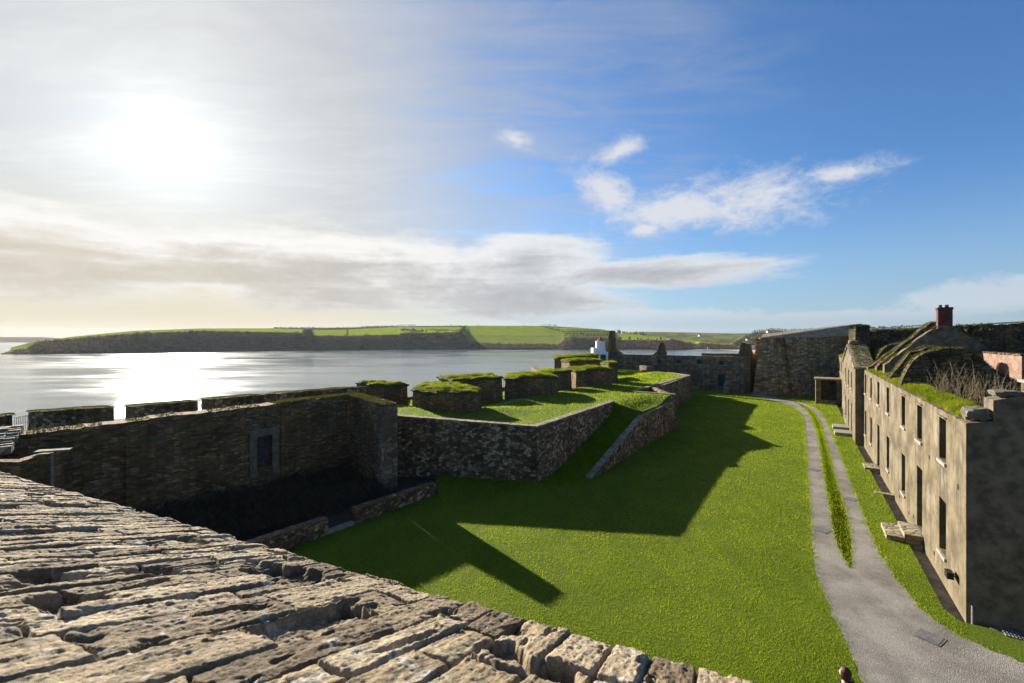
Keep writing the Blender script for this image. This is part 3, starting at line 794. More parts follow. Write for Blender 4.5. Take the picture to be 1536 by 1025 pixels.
# moss along the wall heads
r = np.random.RandomState(9); pts = []
for _ in range(5200):
    if r.rand() < 0.55: u = r.uniform(-0.2, 4.5)
    else: u = r.uniform(0, WL)
    if fbm(u*0.9, 0.2, 7.0, 3) < -0.12 and u > 4: continue
    x, y = W2(u, r.uniform(-0.05, 0.95)); pts.append((x, y, float(np.interp(u, us, tops))+0.02))
for _ in range(2600):
    t = r.uniform(0, 0.98); k = r.uniform(-0.08, 0.9)
    dx, dy = 3.5, -3.65; L = math.hypot(dx, dy); nx, ny = -dy/L, dx/L
    pts.append((-11.25+dx*t+nx*k, 30.75+dy*t+ny*k, 5.25-0.19*t+0.02+0.05*float(fbm(t*9, k, 1.0, 2))))
o = blades('moss_cap', np.array(pts), 0.065, 0.06, M['moss'], lr, 4, 0.9); o['kind'] = 'stuff'
# pier, raking wall and store at the far left
sw = thing('stepped_wall', (-22.2, 20.2, 0), 'short wall with a stepped sunlit top of loose stones at the left frame edge', 'wall')
for i in range(9):
    t0 = i/9; t1 = (i+1)/9
    st = MB(); a = Vector((-22.2, 19.4)).lerp(Vector((-20.5, 17.3)), t0); b = Vector((-22.2, 19.4)).lerp(Vector((-20.5, 17.3)), t1)
    n = Vector((0.75, 0.66)); z = 5.22-0.5*t0
    for j in range(3):
        w0 = -0.1+j*0.36+random.uniform(-.04, .04); w1 = w0+0.34
        pl = [a+n*w0, b+n*w0, b+n*w1, a+n*w1]
        zz = z+random.uniform(-0.03, 0.03)
        st.prism([(v.x, v.y) for v in pl], zz-0.3, zz)
    st.build('step_course', M['capstone'], sw)
ribbon_wall('wall_body', [(-20.2, 17.1), (-21.9, 19.2)], [4.35, 4.9], -0.3, 0.95, M['ruin'], sw, side=1, ds=0.3, seed=31, toprough=0.02)
ribbon_wall('end_block', [(-20.9, 16.5), (-18.3, 16.9), (-18.5, 18.8)], [4.5, 4.42, 4.42], -0.3, 0.4, M['ruin'], sw, side=1, ds=0.3, seed=33, toprough=0.02)
lt = MB()
lt.prism([(-18.7, 17.8), (-17.7, 18.2), (-17.85, 18.5), (-18.85, 18.15)], 4.50, 4.57)
lt.build('lintel_slab', M['capstone'], sw)
lt = MB(); lt.tube((-18.12, 17.95, -0.3), (-18.12, 17.95, 4.48), 0.045, 0.045, 8); lt.build('post', flat('grey_post', (0.20, 0.19, 0.17), 0.8), sw)

# retaining wall with railing at the ditch edge
lw = thing('low_wall', (-7, 23, 0), 'long low rubble wall along the edge of the shaded lawn', 'wall')
La = Vector((-4.4, 26.35)); Lb = Vector((-11.8, 16.5)); Ld = (Lb-La).normalized()
gap0, gap1 = 5.35, 6.75
lp = lambda s: tuple(La+Ld*s)
ribbon_wall('wall', [lp(gap0), lp(0)], [0.66, 0.60], -0.25, 0.42, M['terrace'], lw, side=1, ds=0.3, dz=0.2, rough=0.04, toprough=0.03, seed=41)
ribbon_wall('wall', [lp(14), lp(gap1)], [0.75, 0.68], -0.25, 0.42, M['terrace'], lw, side=1, ds=0.3, dz=0.2, rough=0.04, toprough=0.03, seed=42)
cp = MB(); coping(cp, [lp(gap0), lp(0)], [0.74, 0.67], 0.4, 0.07, 0.03, 8); coping(cp, [lp(14), lp(gap1)], [0.83, 0.76], 0.4, 0.07, 0.03, 9); cp.build('coping', M['ruin'], lw)
cp = MB(); q = [lp(gap1), lp(gap0)]; n = Vector((-Ld.y, Ld.x)); 
if n.x > 0: n = -n
cp.prism([lp(gap1-0.01), lp(gap0+0.01), tuple(Vector(lp(gap0+0.01))+n*0.4), tuple(Vector(lp(gap1-0.01))+n*0.4)][::-1], -0.2, 0.12); cp.build('sill', M['sill'], lw)
ra = thing('iron_railing', (*lp(6), 0.12), 'short black iron railing filling the gap in the low wall by the lawn', 'railing')
rb = MB()
for i in range(13):
    p = Vector(lp(gap0+0.06+i*(gap1-gap0-0.12)/12))+n*0.18
    rb.tube((p.x, p.y, 0.12), (p.x, p.y, 0.86), 0.014, 0.014, 5)
rb.build('bars', M['iron'], ra)
for z in (0.2, 0.80):
    rb = MB(); a = Vector(lp(gap0+0.03))+n*0.18; b = Vector(lp(gap1-0.03))+n*0.18
    rb.tube((a.x, a.y, z), (b.x, b.y, z), 0.018, 0.018, 5); rb.build('rail', M['iron'], ra)

# brambles in the ditch at the foot of the ruin
def twig_mass(n, region, hmax, seed, lean=0.8):
    r = np.random.RandomState(seed); pts = []; hs = []
    while len(pts) < n:
        u = r.uniform(*region[0]); k = r.uniform(*region[1])
        x, y = W2(u, -k); e = 0.55+0.6*float(fbm(u*0.5, k*0.6, 3.0, 2)); e = max(0.2, e)*(1-0.75*k/region[1][1])
        pts.append((x, y, -0.25+hmax*e*r.rand()**0.7)); hs.append(0.28)
    return np.array(pts), np.array(hs)
pts, hs = twig_mass(30000, ((0.2, 15.5), (0.05, 5.6)), 1.8, 5)
o = blades('undergrowth', pts, hs, 0.05, M['bramble'], None, 8, 1.4)
tag(o, 'tangled brown brambles heaped along the foot of the dark ruined wall', 'undergrowth', kind='stuff')

# ================================================================== MERLONS
def merlon(plan, z0, ztops, label, grass=0.12, dome=0.25, seed=0, mat='ruin', flatcap=False):
    kf = 0.2 if flatcap else 1.0
    """plan: ccw polygon, ztops per corner"""
    n = len(plan); cx = sum(p[0] for p in plan)/n; cy = sum(p[1] for p in plan)/n
    root = thing('merlon', (cx, cy, z0), label, 'merlon', 'merlons along the sea rampart')
    # densify outline
    out = []; zt = []; us = []; acc = 0
    for i in range(n):
        a = plan[i]; b = plan[(i+1) % n]; L = math.hypot(b[0]-a[0], b[1]-a[1]); k = max(2, int(L/0.4))
        for j in range(k):
            t = j/k; out.append((a[0]+(b[0]-a[0])*t, a[1]+(b[1]-a[1])*t)); zt.append(ztops[i]*(1-t)+ztops[(i+1) % n]*t); us.append(acc+L*t)
        acc += L
    o_ = np.array(out); zt = np.array(zt); us = np.array(us); m = len(o_)
    nx = o_[:, 0]-cx; ny = o_[:, 1]-cy; ln = np.hypot(nx, ny); nx /= ln; ny /= ln
    mb = MB(); nv = 6
    P3 = []
    for j in range(nv+1):
        t = j/nv; z = z0+(zt-z0)*t
        off = -0.12*t+0.05*fbm(o_[:, 0]*1.7, o_[:, 1]*1.7, z*1.7+seed, 3)
        P3.append(np.stack([o_[:, 0]+nx*off, o_[:, 1]+ny*off, z], -1))
    for j in range(nv):
        for i in range(m):
            k = (i+1) % m; u1 = us[k] if k else acc
            mb.poly([P3[j][i], P3[j][k], P3[j+1][k], P3[j+1][i]], [(us[i], P3[j][i][2]), (u1, P3[j][k][2]), (u1, P3[j+1][k][2]), (us[i], P3[j+1][i][2])])
    mb.build('body', M[mat], root)
    # turf: rings shrinking to a dome, with an overhanging ragged lip
    tb = MB(); rings = []
    for q, (sc, up) in enumerate(((1.02, -0.12*kf), (1.035, -0.02*kf), (0.95, 0.09*kf), (0.75, 0.09*kf+dome*0.55), (0.45, 0.09*kf+dome*0.85), (0.0, 0.09*kf+dome))):
        x = cx+(o_[:, 0]-cx)*sc; y = cy+(o_[:, 1]-cy)*sc
        zc = zt*sc+np.mean(zt)*(1-sc)
        z = zc+up+kf*(0.26*fbm(x*0.9, y*0.9, seed+1.0, 3) if sc < 1 else 0.22*fbm(us*1.5, q*0.2, seed, 4))
        rings.append(np.stack([x, y, z], -1))
    for a, b in zip(rings, rings[1:]):
        for i in range(m):
            k = (i+1) % m
            tb.poly([a[i], a[k], b[k], b[i]])
    turf = tb.build('turf_cap', M['earth'], root, True)
    # blades on it
    r = np.random.RandomState(int(seed*13)+1)
    area = 0.5*abs(sum(plan[i][0]*plan[(i+1) % n][1]-plan[(i+1) % n][0]*plan[i][1] for i in range(n)))
    N = int(min(9000, area*420)); pts = []
    ii = r.randint(0, m, N); f = np.sqrt(r.rand(N))*1.03; t = r.rand(N)
    kx = (ii+1) % m
    bx = o_[ii, 0]*(1-t)+o_[kx, 0]*t; by = o_[ii, 1]*(1-t)+o_[kx, 1]*t; bz = zt[ii]*(1-t)+zt[kx]*t
    x = cx+(bx-cx)*f; y = cy+(by-cy)*f
    z = bz*f+np.mean(zt)*(1-f)+np.interp(f, [0, 0.45, 0.75, 0.94, 1.03], [0.09*kf+dome, 0.09*kf+dome*0.85, 0.09*kf+dome*0.55, 0.09*kf, -0.08*kf])+kf*0.26*fbm(x*0.9, y*0.9, seed+1.0, 3)
    g = blades('grass', np.stack([x, y, z], -1), grass, 0.05, M['moss' if flatcap else 'tuft'], turf, int(seed*7), 0.9); g['kind'] = 'stuff'
    return root
SN = Vector((-0.75, 0.66)); SDv = Vector((0.69, 0.725))
def quad(a, b, dep):
    a = Vector(a); b = Vector(b)
    return [tuple(a), tuple(b), tuple(b+SN*dep), tuple(a+SN*dep)]
def row_m(px0, px1, ya, yb, zt, dep, label, seed, z0=2.4, g=0.035, dome=0.03):
    a = P(px0, ya, zt); b = P(px1, yb, zt)
    zt += 0.02
    merlon(quad(a, b, dep), z0, [zt-0.06, zt, zt-0.24, zt-0.28], label, g, dome, seed, mat='terrace', flatcap=True)  # paler, greyer masonry puts haze and glare into these merlons' colour
row_m(-70, 22, 634, 622.5, 4.95, 3.0, 'dark merlon cut by the left frame edge beside the railing gap', 1)
row_m(44, 173, 617.5, 610.8, 4.95, 3.0, 'long dark merlon just right of the railing gap, second from the left frame edge', 2)
row_m(199.6, 299.5, 609, 601.5, 5.0, 3.0, 'merlon against the brightest glitter on the water, behind the dark wall', 3)
row_m(320, 401, 598, 592, 5.0, 3.0, 'shortest flat-topped merlon in the row behind the blocked window', 4)
row_m(418, 551, 589.5, 580.5, 5.0, 3.0, 'long merlon behind the highest corner of the dark ruined wall', 5)
merlon(quad((-11.9, 38.6), (-8.85, 38.9), 2.6), 2.4, [5.0, 5.02, 5.1, 5.1], 'square merlon between two narrow gaps showing the sea', 0.07, 0.10, 6)
merlon([(-7.9, 35.8), (-6.4, 34.1), (-4.0, 33.7), (-2.65, 34.2), (-2.35, 35.4), (-4.7, 39.2), (-7.8, 40.2)], 2.6, [5.02, 4.98, 5.0, 4.94, 4.95, 5.08, 5.1], 'big rounded merlon with a thick grass cap at the terrace corner', 0.09, 0.13, 7)
merlon([(-5.4, 41.0), (-0.85, 43.2), (-2.4, 46.2), (-7.2, 44.0)], 2.6, [5.2, 5.3, 5.35, 5.3], 'low plain merlon running straight behind the big rounded one', 0.08, 0.08, 8)
merlon([(-0.75, 43.9), (0.7, 43.3), (4.0, 44.9), (4.75, 46.2), (3.9, 49.2), (-0.6, 48.0)], 2.8, [5.1, 5.25, 5.22, 5.08, 5.2, 5.2], 'broad grass-capped merlon midway along the terrace with a pale left cheek', 0.11, 0.20, 9)
merlon([(4.6, 50.2), (6.9, 52.2), (5.6, 54.2), (3.0, 52.0)], 2.6, [5.2, 5.3, 5.3, 5.2], 'small recessed merlon in the dark gap before the far gun platform', 0.08, 0.08, 10)
merlon([(7.4, 53.0), (8.5, 52.4), (11.7, 54.3), (12.3, 55.8), (10.8, 59.0), (6.8, 56.6)], 2.8, [5.2, 5.35, 5.35, 5.2, 5.3, 5.3], 'grass-capped merlon with a step in its turf nearest the lighthouse', 0.11, 0.20, 11)
merlon([(12.3, 58.0), (13.7, 58.8), (13.9, 62.0), (12.0, 62.0)], 2.8, [5.7, 5.75, 5.7, 5.65], 'narrow tall grassy stump at the end of the near merlon row', 0.14, 0.2, 12)
merlon([(8.2, 65.2), (13.3, 66.4), (12.4, 70.4), (7.4, 69.0)], 2.8, [5.65, 5.75, 5.8, 5.7], 'low turf-topped merlon in front of the lighthouse foot', 0.13, 0.18, 13)
merlon([(7.3, 79.0), (14.4, 80.5), (16.4, 86.0), (8.0, 86.5)], 2.6, [5.5, 6.0, 6.0, 5.6], 'farthest merlon, sloping up towards the white lighthouse', 0.15, 0.2, 14)
sr = thing('sea_wall', (-8, 44, 0), 'outer rampart wall that carries the row of merlons above the sea', 'wall')
ribbon_wall('wall', [(-34, 24), (-19, 39.5), (-10, 44.5), (-5, 50), (1.5, 56), (6, 68), (5, 92)], [3.3, 3.3, 3.3, 3.3, 3.3, 3.4, 3.4], -0.25, 1.2, M['ruin'], sr, side=1, ds=0.8, dz=0.6, seed=50)
pf = MB()
pf.prism([(-33, 23), (-23.5, 19.5), (-12.2, 32.4), (-10.95, 32.0), (-8.6, 37.5), (-10, 43.6), (-18.5, 38.7)][::1], -0.2, 3.36)
o = pf.build('gun_platform', M['lawn']); o['kind'] = 'structure'
for (a, b, lab) in (((22, 641), (44, 638), 'thin upright rails in the gap beside the left frame edge'), ((401, 612), (419, 610), 'thin rails in the gap between the two merlons behind the window'), ((551.5, 604), (556, 604), 'narrow rails in the slit left of the square merlon')):
    p0 = P(a[0], a[1]-16, 4.55); p1 = P(b[0], b[1]-16, 4.55)
    rr_ = thing('safety_railing', (*p0, 3.0), lab, 'railing', 'safety railings in the merlon gaps')
    m1 = MB(); m2 = MB(); nb = 9 if b[0]-a[0] > 10 else 4
    for i in range(nb):
        t = i/(nb-1); x = p0[0]+(p1[0]-p0[0])*t; y = p0[1]+(p1[1]-p0[1])*t
        m1.tube((x, y, 3.05), (x, y, 4.5), 0.012, 0.012, 4)
    m1.build('bars', M['iron'], rr_)
    m2.tube((*p0, 4.5), (*p1, 4.5), 0.018, 0.018, 4); m2.build('top_rail', M['iron'], rr_)
# ================================================================== LIGHTHOUSE
lx, ly = at(900.5, 88.0)
lh = thing('lighthouse', (lx, ly, 3.2), 'small white lighthouse with a red lantern top beyond the grassy merlons', 'lighthouse')
m1 = MB(); m1.lathe((lx, ly, 6.3), [(0.95, 0), (0.90, 2.05), (0.98, 2.05), (0.98, 2.2), (0.86, 2.22)], 24); m1.build('tower', M['white'], lh, False)
m1 = MB(); m1.lathe((lx, ly, 8.5), [(0.62, 0.0), (0.60, 0.25), (0.40, 0.40), (0.25, 0.48), (0.22, 0.75), (0.0, 0.88)], 16); m1.build('lantern', M['red'], lh)
m1 = MB(); m1.box((lx+0.15, ly, 3.2), 2.0, 1.9, 3.1, 0.2); m1.box((lx+0.15, ly, 6.302), 2.15, 2.05, 0.14, 0.2); m1.build('base', M['white'], lh)
m1 = MB(); m1.box((lx-1.35, ly-0.2, 5.95), 0.6, 1.2, 1.25, 0.2); m1.build('gallery', M['white'], lh)
m1 = MB(); m1.box((lx+0.35, ly-0.95, 4.6), 1.1, 0.1, 1.35, 0.2); m1.build('window', M['board'], lh)

# ================================================================== WALL WITH OPENINGS
def front(mb, org, d, nrm, L, z0, z1, ops, depth, du=3.0, ztop=None):
    """front skin of a wall with real openings (u0,u1,z0,z1) and their reveals"""
    us = sorted(set([0, L]+[q for o in ops for q in o[:2]])); zs = sorted(set([z0, z1]+[q for o in ops for q in o[2:4]]))
    pt = lambda u, k, z: (org[0]+d[0]*u-nrm[0]*k, org[1]+d[1]*u-nrm[1]*k, z)
    for u0, u1 in zip(us, us[1:]):
        for a, b in zip(zs, zs[1:]):
            um, zm = (u0+u1)/2, (a+b)/2
            if any(o[0] < um < o[1] and o[2] < zm < o[3] for o in ops): continue
            mb.poly([pt(u0, 0, a), pt(u1, 0, a), pt(u1, 0, b), pt(u0, 0, b)], [(u0, a), (u1, a), (u1, b), (u0, b)])
    for (a, b, c, e) in [o[:4] for o in ops]:
        mb.poly([pt(a, 0, c), pt(a, depth, c), pt(a, depth, e), pt(a, 0, e)], [(a, c), (a+depth, c), (a+depth, e), (a, e)])
        mb.poly([pt(b, 0, c), pt(b, depth, c), pt(b, depth, e), pt(b, 0, e)], [(b, c), (b+depth, c), (b+depth, e), (b, e)])
        mb.poly([pt(a, 0, c), pt(b, 0, c), pt(b, depth, c), pt(a, depth, c)], [(a, c), (b, c), (b, c+depth), (a, c+depth)])
        mb.poly([pt(a, 0, e), pt(b, 0, e), pt(b, depth, e), pt(a, depth, e)], [(a, e), (b, e), (b, e+depth), (a, e+depth)])
    return pt

# ================================================================== NEAR BARRACKS
bk = thing('barracks', (BC.x, BC.y, 0), 'long roofless rendered barracks with grass on its wall tops and a brick chimney', 'building')
EAVE = 6.12
cs = [2.92, 6.91, 10.8, 15.9, 20.1, 24.1, 27.75]
ops = []; sills = []
for i, c in enumerate(cs):
    ops.append((c-0.5, c+0.5, 4.42, 6.0-(0.02 if i else 0.0)))
    sills.append((c, 4.42))
    if i == 1: ops.append((c-0.55, c+0.55, 0.42, 3.2))
    elif i == 4: ops.append((c-0.55, c+0.55, 0.1, 3.0))
    else:
        ops.append((c-0.5, c+0.5, 0.95, 2.95)); sills.append((c, 0.95))
mb = MB()
fpt = front(mb, B2(0), BD, BN, 28.9, -0.2, EAVE, ops, 0.42)
mb.build('front_wall', M['plaster'], bk)
def window_part(org, d, nrm, u0, u1, z0, z1, depth, parent, name='window', sill=True, mat='board'):
    q = MB(); pt = lambda u, k, z: (org[0]+d[0]*u-nrm[0]*k, org[1]+d[1]*u-nrm[1]*k, z)
    nb = 3
    for i in range(nb):      # vertical boards, slightly uneven
        a = u0+(u1-u0)*i/nb+0.004; b = u0+(u1-u0)*(i+1)/nb-0.004; k = depth-0.03-0.01*(i % 2)
        pl = [pt(a, k, 0)[:2], pt(b, k, 0)[:2], pt(b, depth+0.03, 0)[:2], pt(a, depth+0.03, 0)[:2]]
        if sum(pl[j][0]*pl[(j+1) % 4][1]-pl[(j+1) % 4][0]*pl[j][1] for j in range(4)) < 0: pl = pl[::-1]
        q.prism(pl, z0+0.004, z1-0.004)
    w = q.build(name, M[mat], parent)
    if sill:
        s = MB(); pl = [pt(u0-0.08, -0.07, 0)[:2], pt(u1+0.08, -0.07, 0)[:2], pt(u1+0.08, -0.003, 0)[:2], pt(u0-0.08, -0.003, 0)[:2]]
        if sum(pl[j][0]*pl[(j+1) % 4][1]-pl[(j+1) % 4][0]*pl[j][1] for j in range(4)) < 0: pl = pl[::-1]
        s.prism(pl, z0-0.13, z0-0.01)
        s.build('sill', M['sill'], w)
    return w
for (a, b, c, e) in ops:
    isdoor = c < 0.5
    window_part(B2(0), BD, BN, a, b, c, e, 0.40, bk, 'door' if isdoor else 'window', not isdoor)
# eroded wall head under the turf
us_ = np.arange(0, 28.91, 0.25)
ribbon_wall('wall_head', [B2(0.0, 0.0), B2(28.9, 0.0)], [6.28, 6.34], EAVE, 1.1, M['plaster'], bk, side=-1, ds=0.15, dz=0.08, rough=0.03, toprough=0.05, seed=60)
W = 7.0
# near end wall, dark side towards the camera
ribbon_wall('end_wall', [B2(0.0, 0.02), B2(0, 0.62)], [6.28, 6.4], -0.2, 0.9, M['gablemort'], bk, side=1, ds=0.3, seed=61, rough=0.01, toprough=0.03)
ribbon_wall('end_wall', [B2(0.002, 0.62), B2(0.0, 1.2), B2(0, 5.5), B2(0, W)], [7.05, 7.25, 7.3, 6.9], -0.2, 0.9, M['gablemort'], bk, side=1, ds=0.3, seed=62, rough=0.012, toprough=0.07)
def stone(mb, c, sx, sy, sz, ang, seed):
    r = random.Random(seed); bm = bmesh.new(); bmesh.ops.create_cube(bm, size=1); bmesh.ops.subdivide_edges(bm, edges=bm.edges[:], cuts=3, use_grid_fill=True)
    ca, sa = math.cos(ang), math.sin(ang)
    for v in bm.verts:
        p = v.co*2; e = 1-0.10*(abs(p.x)**4*abs(p.y)**4+abs(p.x)**4*abs(p.z)**4+abs(p.z)**4*abs(p.y)**4)
        v.co = v.co*e+Vector([float(pnoise(v.co.x*3+seed, v.co.y*3, v.co.z*3+k*9)) for k in range(3)])*0.17
    for f in bm.faces:
        q = []
        for v in f.verts:
            x, y, z = v.co.x*sx, v.co.y*sy, v.co.z*sz
            q.append((c[0]+x*ca-y*sa, c[1]+x*sa+y*ca, c[2]+z))
        mb.poly(q)
    bm.free()
ang = math.atan2(BD.y, BD.x)
mb = MB(); stone(mb, (*B2(0.42, 0.33), 6.56), 0.8, 0.62, 0.42, ang, 3); mb.build('corner_stone', M['block'], bk)
mb = MB()
for i in range(7):
    stone(mb, (*B2(0.4, 1.0+i*0.75), 7.27+random.uniform(-0.05, 0.05)), 0.78, 0.70, 0.2, ang, 10+i)
mb.build('end_coping', M['block'], bk)
# rear wall, inner fill, cross walls
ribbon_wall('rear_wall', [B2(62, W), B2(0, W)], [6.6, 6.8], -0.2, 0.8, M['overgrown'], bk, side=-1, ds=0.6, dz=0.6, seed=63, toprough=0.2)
def cross_wall(s, prof, thick, mat, name='cross_wall', seed=0, moss=True, z0=5.0, mosscol=None):
    ks = [p[0] for p in prof]; zs = [p[1] for p in prof]
    fine = np.arange(ks[0], ks[-1]+0.01, 0.25); zt = np.interp(fine, ks, zs)
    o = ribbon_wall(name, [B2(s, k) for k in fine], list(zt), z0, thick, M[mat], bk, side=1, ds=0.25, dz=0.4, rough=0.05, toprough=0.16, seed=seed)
    if moss:
        r = np.random.RandomState(seed); N = 1500; k = r.uniform(ks[0], ks[-1], N); t = r.uniform(-0.05, thick+0.05, N)
        keep = fbm(k*1.2, t*1.2+seed, 3.0, 3) > -0.2; k = k[keep]; t = t[keep]
        zz = np.interp(k, ks, zs); q = np.array([(*B2(s+tt, kk), z_+0.03) for kk, tt, z_ in zip(k, t, zz)])
        g = blades('moss', q, 0.10, 0.05, M['moss'], o, seed, 0.9); g['kind'] = 'stuff'
    return o
cross_wall(12.5, [(0.15, 6.6), (0.45, 7.5), (0.8, 8.0), (1.5, 8.4), (2.7, 8.45), (3.3, 7.95), (4.0, 7.2), (5.2, 6.5), (W-0.2, 6.4)], 0.9, 'overgrown', seed=71)
cross_wall(16.3, [(0.1, 6.5), (1.06, 8.15), (1.9, 8.5), (2.6, 8.4), (3.6, 8.0), (5, 7)], 1.0, 'overgrown', seed=72)
gp = [(0.35, 7.2), (0.9, 7.75), (2.9, 9.62), (3.0, 9.72), (4.0, 9.72), (4.1, 9.62), (6.6, 7.3), (6.95, 6.6)]
cross_wall(20.3, gp, 0.8, 'gablemort', 'gable', seed=73)
cross_wall(23.6, [(0.3, 6.9), (3.3, 10.1), (4.0, 10.2), (6.7, 7.2)], 1.3, 'overgrown', 'gable', seed=74)
cross_wall(27.0, [(0.1, 6.6), (1.2, 7.6), (2.0, 8.35), (3.4, 8.4), (5, 8.2), (6.5, 7.4)], 0.9, 'overgrown', seed=75)
cross_wall(31.5, [(0.9, 6.9), (1.8, 8.3), (3.2, 8.7), (6.5, 8.6)], 1.2, 'overgrown', seed=76)
cross_wall(36.0, [(0.9, 6.7), (2.0, 8.0), (4.5, 8.5), (6.5, 8.0)], 1.2, 'overgrown', seed=77)
# chimney
mb = MB(); cc = B2(20.72, 3.5)
mb.box((*cc, 9.5), 0.5, 0.72, 1.42, ang); 
ch = mb.build('chimney', M['redbrick'], bk)
mb = MB(); mb.box((*cc, 10.922), 0.58, 0.80, 0.09, ang); mb.box((*cc, 11.014), 0.54, 0.76, 0.05, ang); mb.build('chimney_cap', M['redbrick'], ch)
for k in (-0.2, 0.12):
    mb = MB(); mb.lathe((*B2(20.72, 3.5+k), 11.062), [(0.10, 0), (0.085, 0.13), (0.10, 0.14), (0.10, 0.17), (0.06, 0.17)], 10); mb.build('chimney_pot', M['redbrick'], ch)
# brick spine wall and plaster pier catching the sun
mb = MB()
sp = lambda s, z: (*B2(s, 5.0), z)
for s0 in np.arange(13.4, 20.2, 0.68):
    mb.poly([sp(s0, 5.5), sp(s0+0.68, 5.5), sp(s0+0.68, 8.1), sp(s0, 8.1)], [(s0, 5.5), (s0+0.68, 5.5), (s0+0.68, 8.1), (s0, 8.1)])
for a, b in (((13.4, 5.0), (20.2, 5.5)),):
    mb.poly([(*B2(13.4, 5.0), 8.1), (*B2(20.2, 5.0), 8.1), (*B2(20.2, 5.45), 8.1), (*B2(13.4, 5.45), 8.1)])
    mb.poly([(*B2(13.4, 5.0), 5.5), (*B2(13.4, 5.45), 5.5), (*B2(13.4, 5.45), 8.1), (*B2(13.4, 5.0), 8.1)])
    mb.poly([(*B2(13.4, 5.45), 5.5), (*B2(20.2, 5.45), 5.5), (*B2(20.2, 5.45), 8.1), (*B2(13.4, 5.45), 8.1)])
sw_ = mb.build('spine_wall', M['pinkbrick'], bk)
mb = MB(); coping(mb, [B2(13.4, 5.0), B2(20.2, 5.0)], [8.2, 8.2], 0.5, 0.09, 0.05, 11, side=-1); mb.build('coping', M['overgrown'], sw_)
mb = MB(); mb.prism([B2(6.6, 3.55), B2(6.6, 5.6), B2(8.3, 5.6), B2(8.3, 3.55)], 5.0, 7.12)
pr = mb.build('pier', M['plaster'], bk)
mb = MB(); mb.prism([B2(6.5, 3.45), B2(6.5, 5.7), B2(8.4, 5.7), B2(8.4, 3.45)], 7.122, 7.24); mb.build('pier_cap', M['sill'], pr)
mb = MB(); plate = [B2(0.9, 1.05), B2(0.9, 6.9), B2(28.5, 6.9), B2(28.5, 1.05)]
mb.prism(plate, 4.8, 5.35); mb.build('rubble_fill', M['overgrown'], bk)
# turf on the front wall head
def turf_strip(name, s0, s1, k0, k1, zf, hump, seed, dens=520, hb=0.16):
    nu = int((s1-s0)/0.12); nk = 12
    S_, K_ = np.meshgrid(np.linspace(s0, s1, nu), np.linspace(0, 1, nk))
    kk = k0+(k1-k0)*K_+0.18*fbm(S_*0.9, K_*0.3, seed+4.0, 3)*(1-K_)
    prof = np.sin(np.clip(K_, 0, 1)*np.pi)**0.6
    z = np.interp(S_, [q[0] for q in zf], [q[1] for q in zf])+hump*prof*(0.65+0.8*fbm(S_*1.3, K_*1.5, seed, 3))+0.09*fbm(S_*4, K_*4, seed+2.0, 3)*prof-0.06
    X = BC.x+BD.x*S_-BN.x*kk; Y = BC.y+BD.y*S_-BN.y*kk
    V = np.stack([X, Y, z], -1).reshape(-1, 3); idx = np.arange(nu*nk).reshape(nk, nu)
    Fq = np.stack([idx[:-1, :-1], idx[:-1, 1:], idx[1:, 1:], idx[1:, :-1]], -1).reshape(-1, 4)[:, ::-1]
    t = finish(name, mesh_np(V, Fq), M['earth'], bk, True)
    r = np.random.RandomState(seed); N = int(dens*(s1-s0)*abs(k1-k0))
    a = r.uniform(0, nk-1.001, N); b = r.uniform(0, nu-1.001, N); ai = a.astype(int); bi = b.astype(int)
    G = V.reshape(nk, nu, 3); fa = (a-ai)[:, None]; fb = (b-bi)[:, None]
    p = (G[ai, bi]*(1-fa)+G[ai+1, bi]*fa)*(1-fb)+(G[ai, bi+1]*(1-fa)+G[ai+1, bi+1]*fa)*fb
    d = np.hypot(p[:, 0], p[:, 1])
    g = blades('grass', p, hb, np.clip(d*0.0013, 0.015, 0.08), M['tuft'], t, seed, 1.1); g['kind'] = 'stuff'
turf_strip('turf_cap', 0.75, 28.5, 0.16, 1.25, [(0, 6.33), (28.9, 6.38)], 0.24, 80, 1500)
# protruding pedimented bay
QO = (B2(28.9, -0.6)); bw_ = 14.0
bops = []
for c in (3.6, 6.9, 10.2):
    bops.append((c-0.5, c+0.5, 4.4, 5.9)); bops.append((c-0.5, c+0.5, 0.35 if c < 9 else 0.9, 3.0))
mb = MB(); front(mb, QO, BD, BN, bw_, -0.2, 6.4, bops, 0.42)
# pediment
pp = lambda u, k, z: (QO[0]+BD.x*u-BN.x*k, QO[1]+BD.y*u-BN.y*k, z)
ped = [(0, 6.4), (bw_, 6.4), (bw_/2+0.3, 8.3), (bw_/2-0.3, 8.3)]
mb.poly([pp(u, 0, z) for u, z in ped], ped)
mb.poly([pp(u, 1.3, z) for u, z in ped][::-1], ped[::-1])
mb.poly([pp(0, 0, -0.2), pp(0, 0.6, -0.2), pp(0, 0.6, 6.4), pp(0, 0, 6.4)], [(0, -0.2), (0.6, -0.2), (0.6, 6.4), (0, 6.4)])
mb.poly([pp(bw_, 0, -0.2), pp(bw_, 0.6, -0.2), pp(bw_, 0.6, 6.4), pp(bw_, 0, 6.4)])
for (a, b) in ((ped[0], ped[3]), (ped[3], ped[2]), (ped[2], ped[1])):
    mb.poly([pp(a[0], 0, a[1]), pp(b[0], 0, b[1]), pp(b[0], 1.3, b[1]), pp(a[0], 1.3, a[1])])
bay = mb.build('bay', M['plaster'], bk)
for (a, b, c, e) in bops:
    window_part(QO, BD, BN, a, b, c, e, 0.40, bk, 'window' if c > 0.5 else 'door', c > 0.5)
mb = MB(); coping(mb, [pp(-0.15, 0, 0)[:2], pp(bw_/2, 0, 0)[:2], pp(bw_+0.15, 0, 0)[:2]], [6.52, 8.46, 6.52], 1.4, 0.14, 0.12, 21, side=-1); mb.build('pediment_coping', M['capstone'], bay)
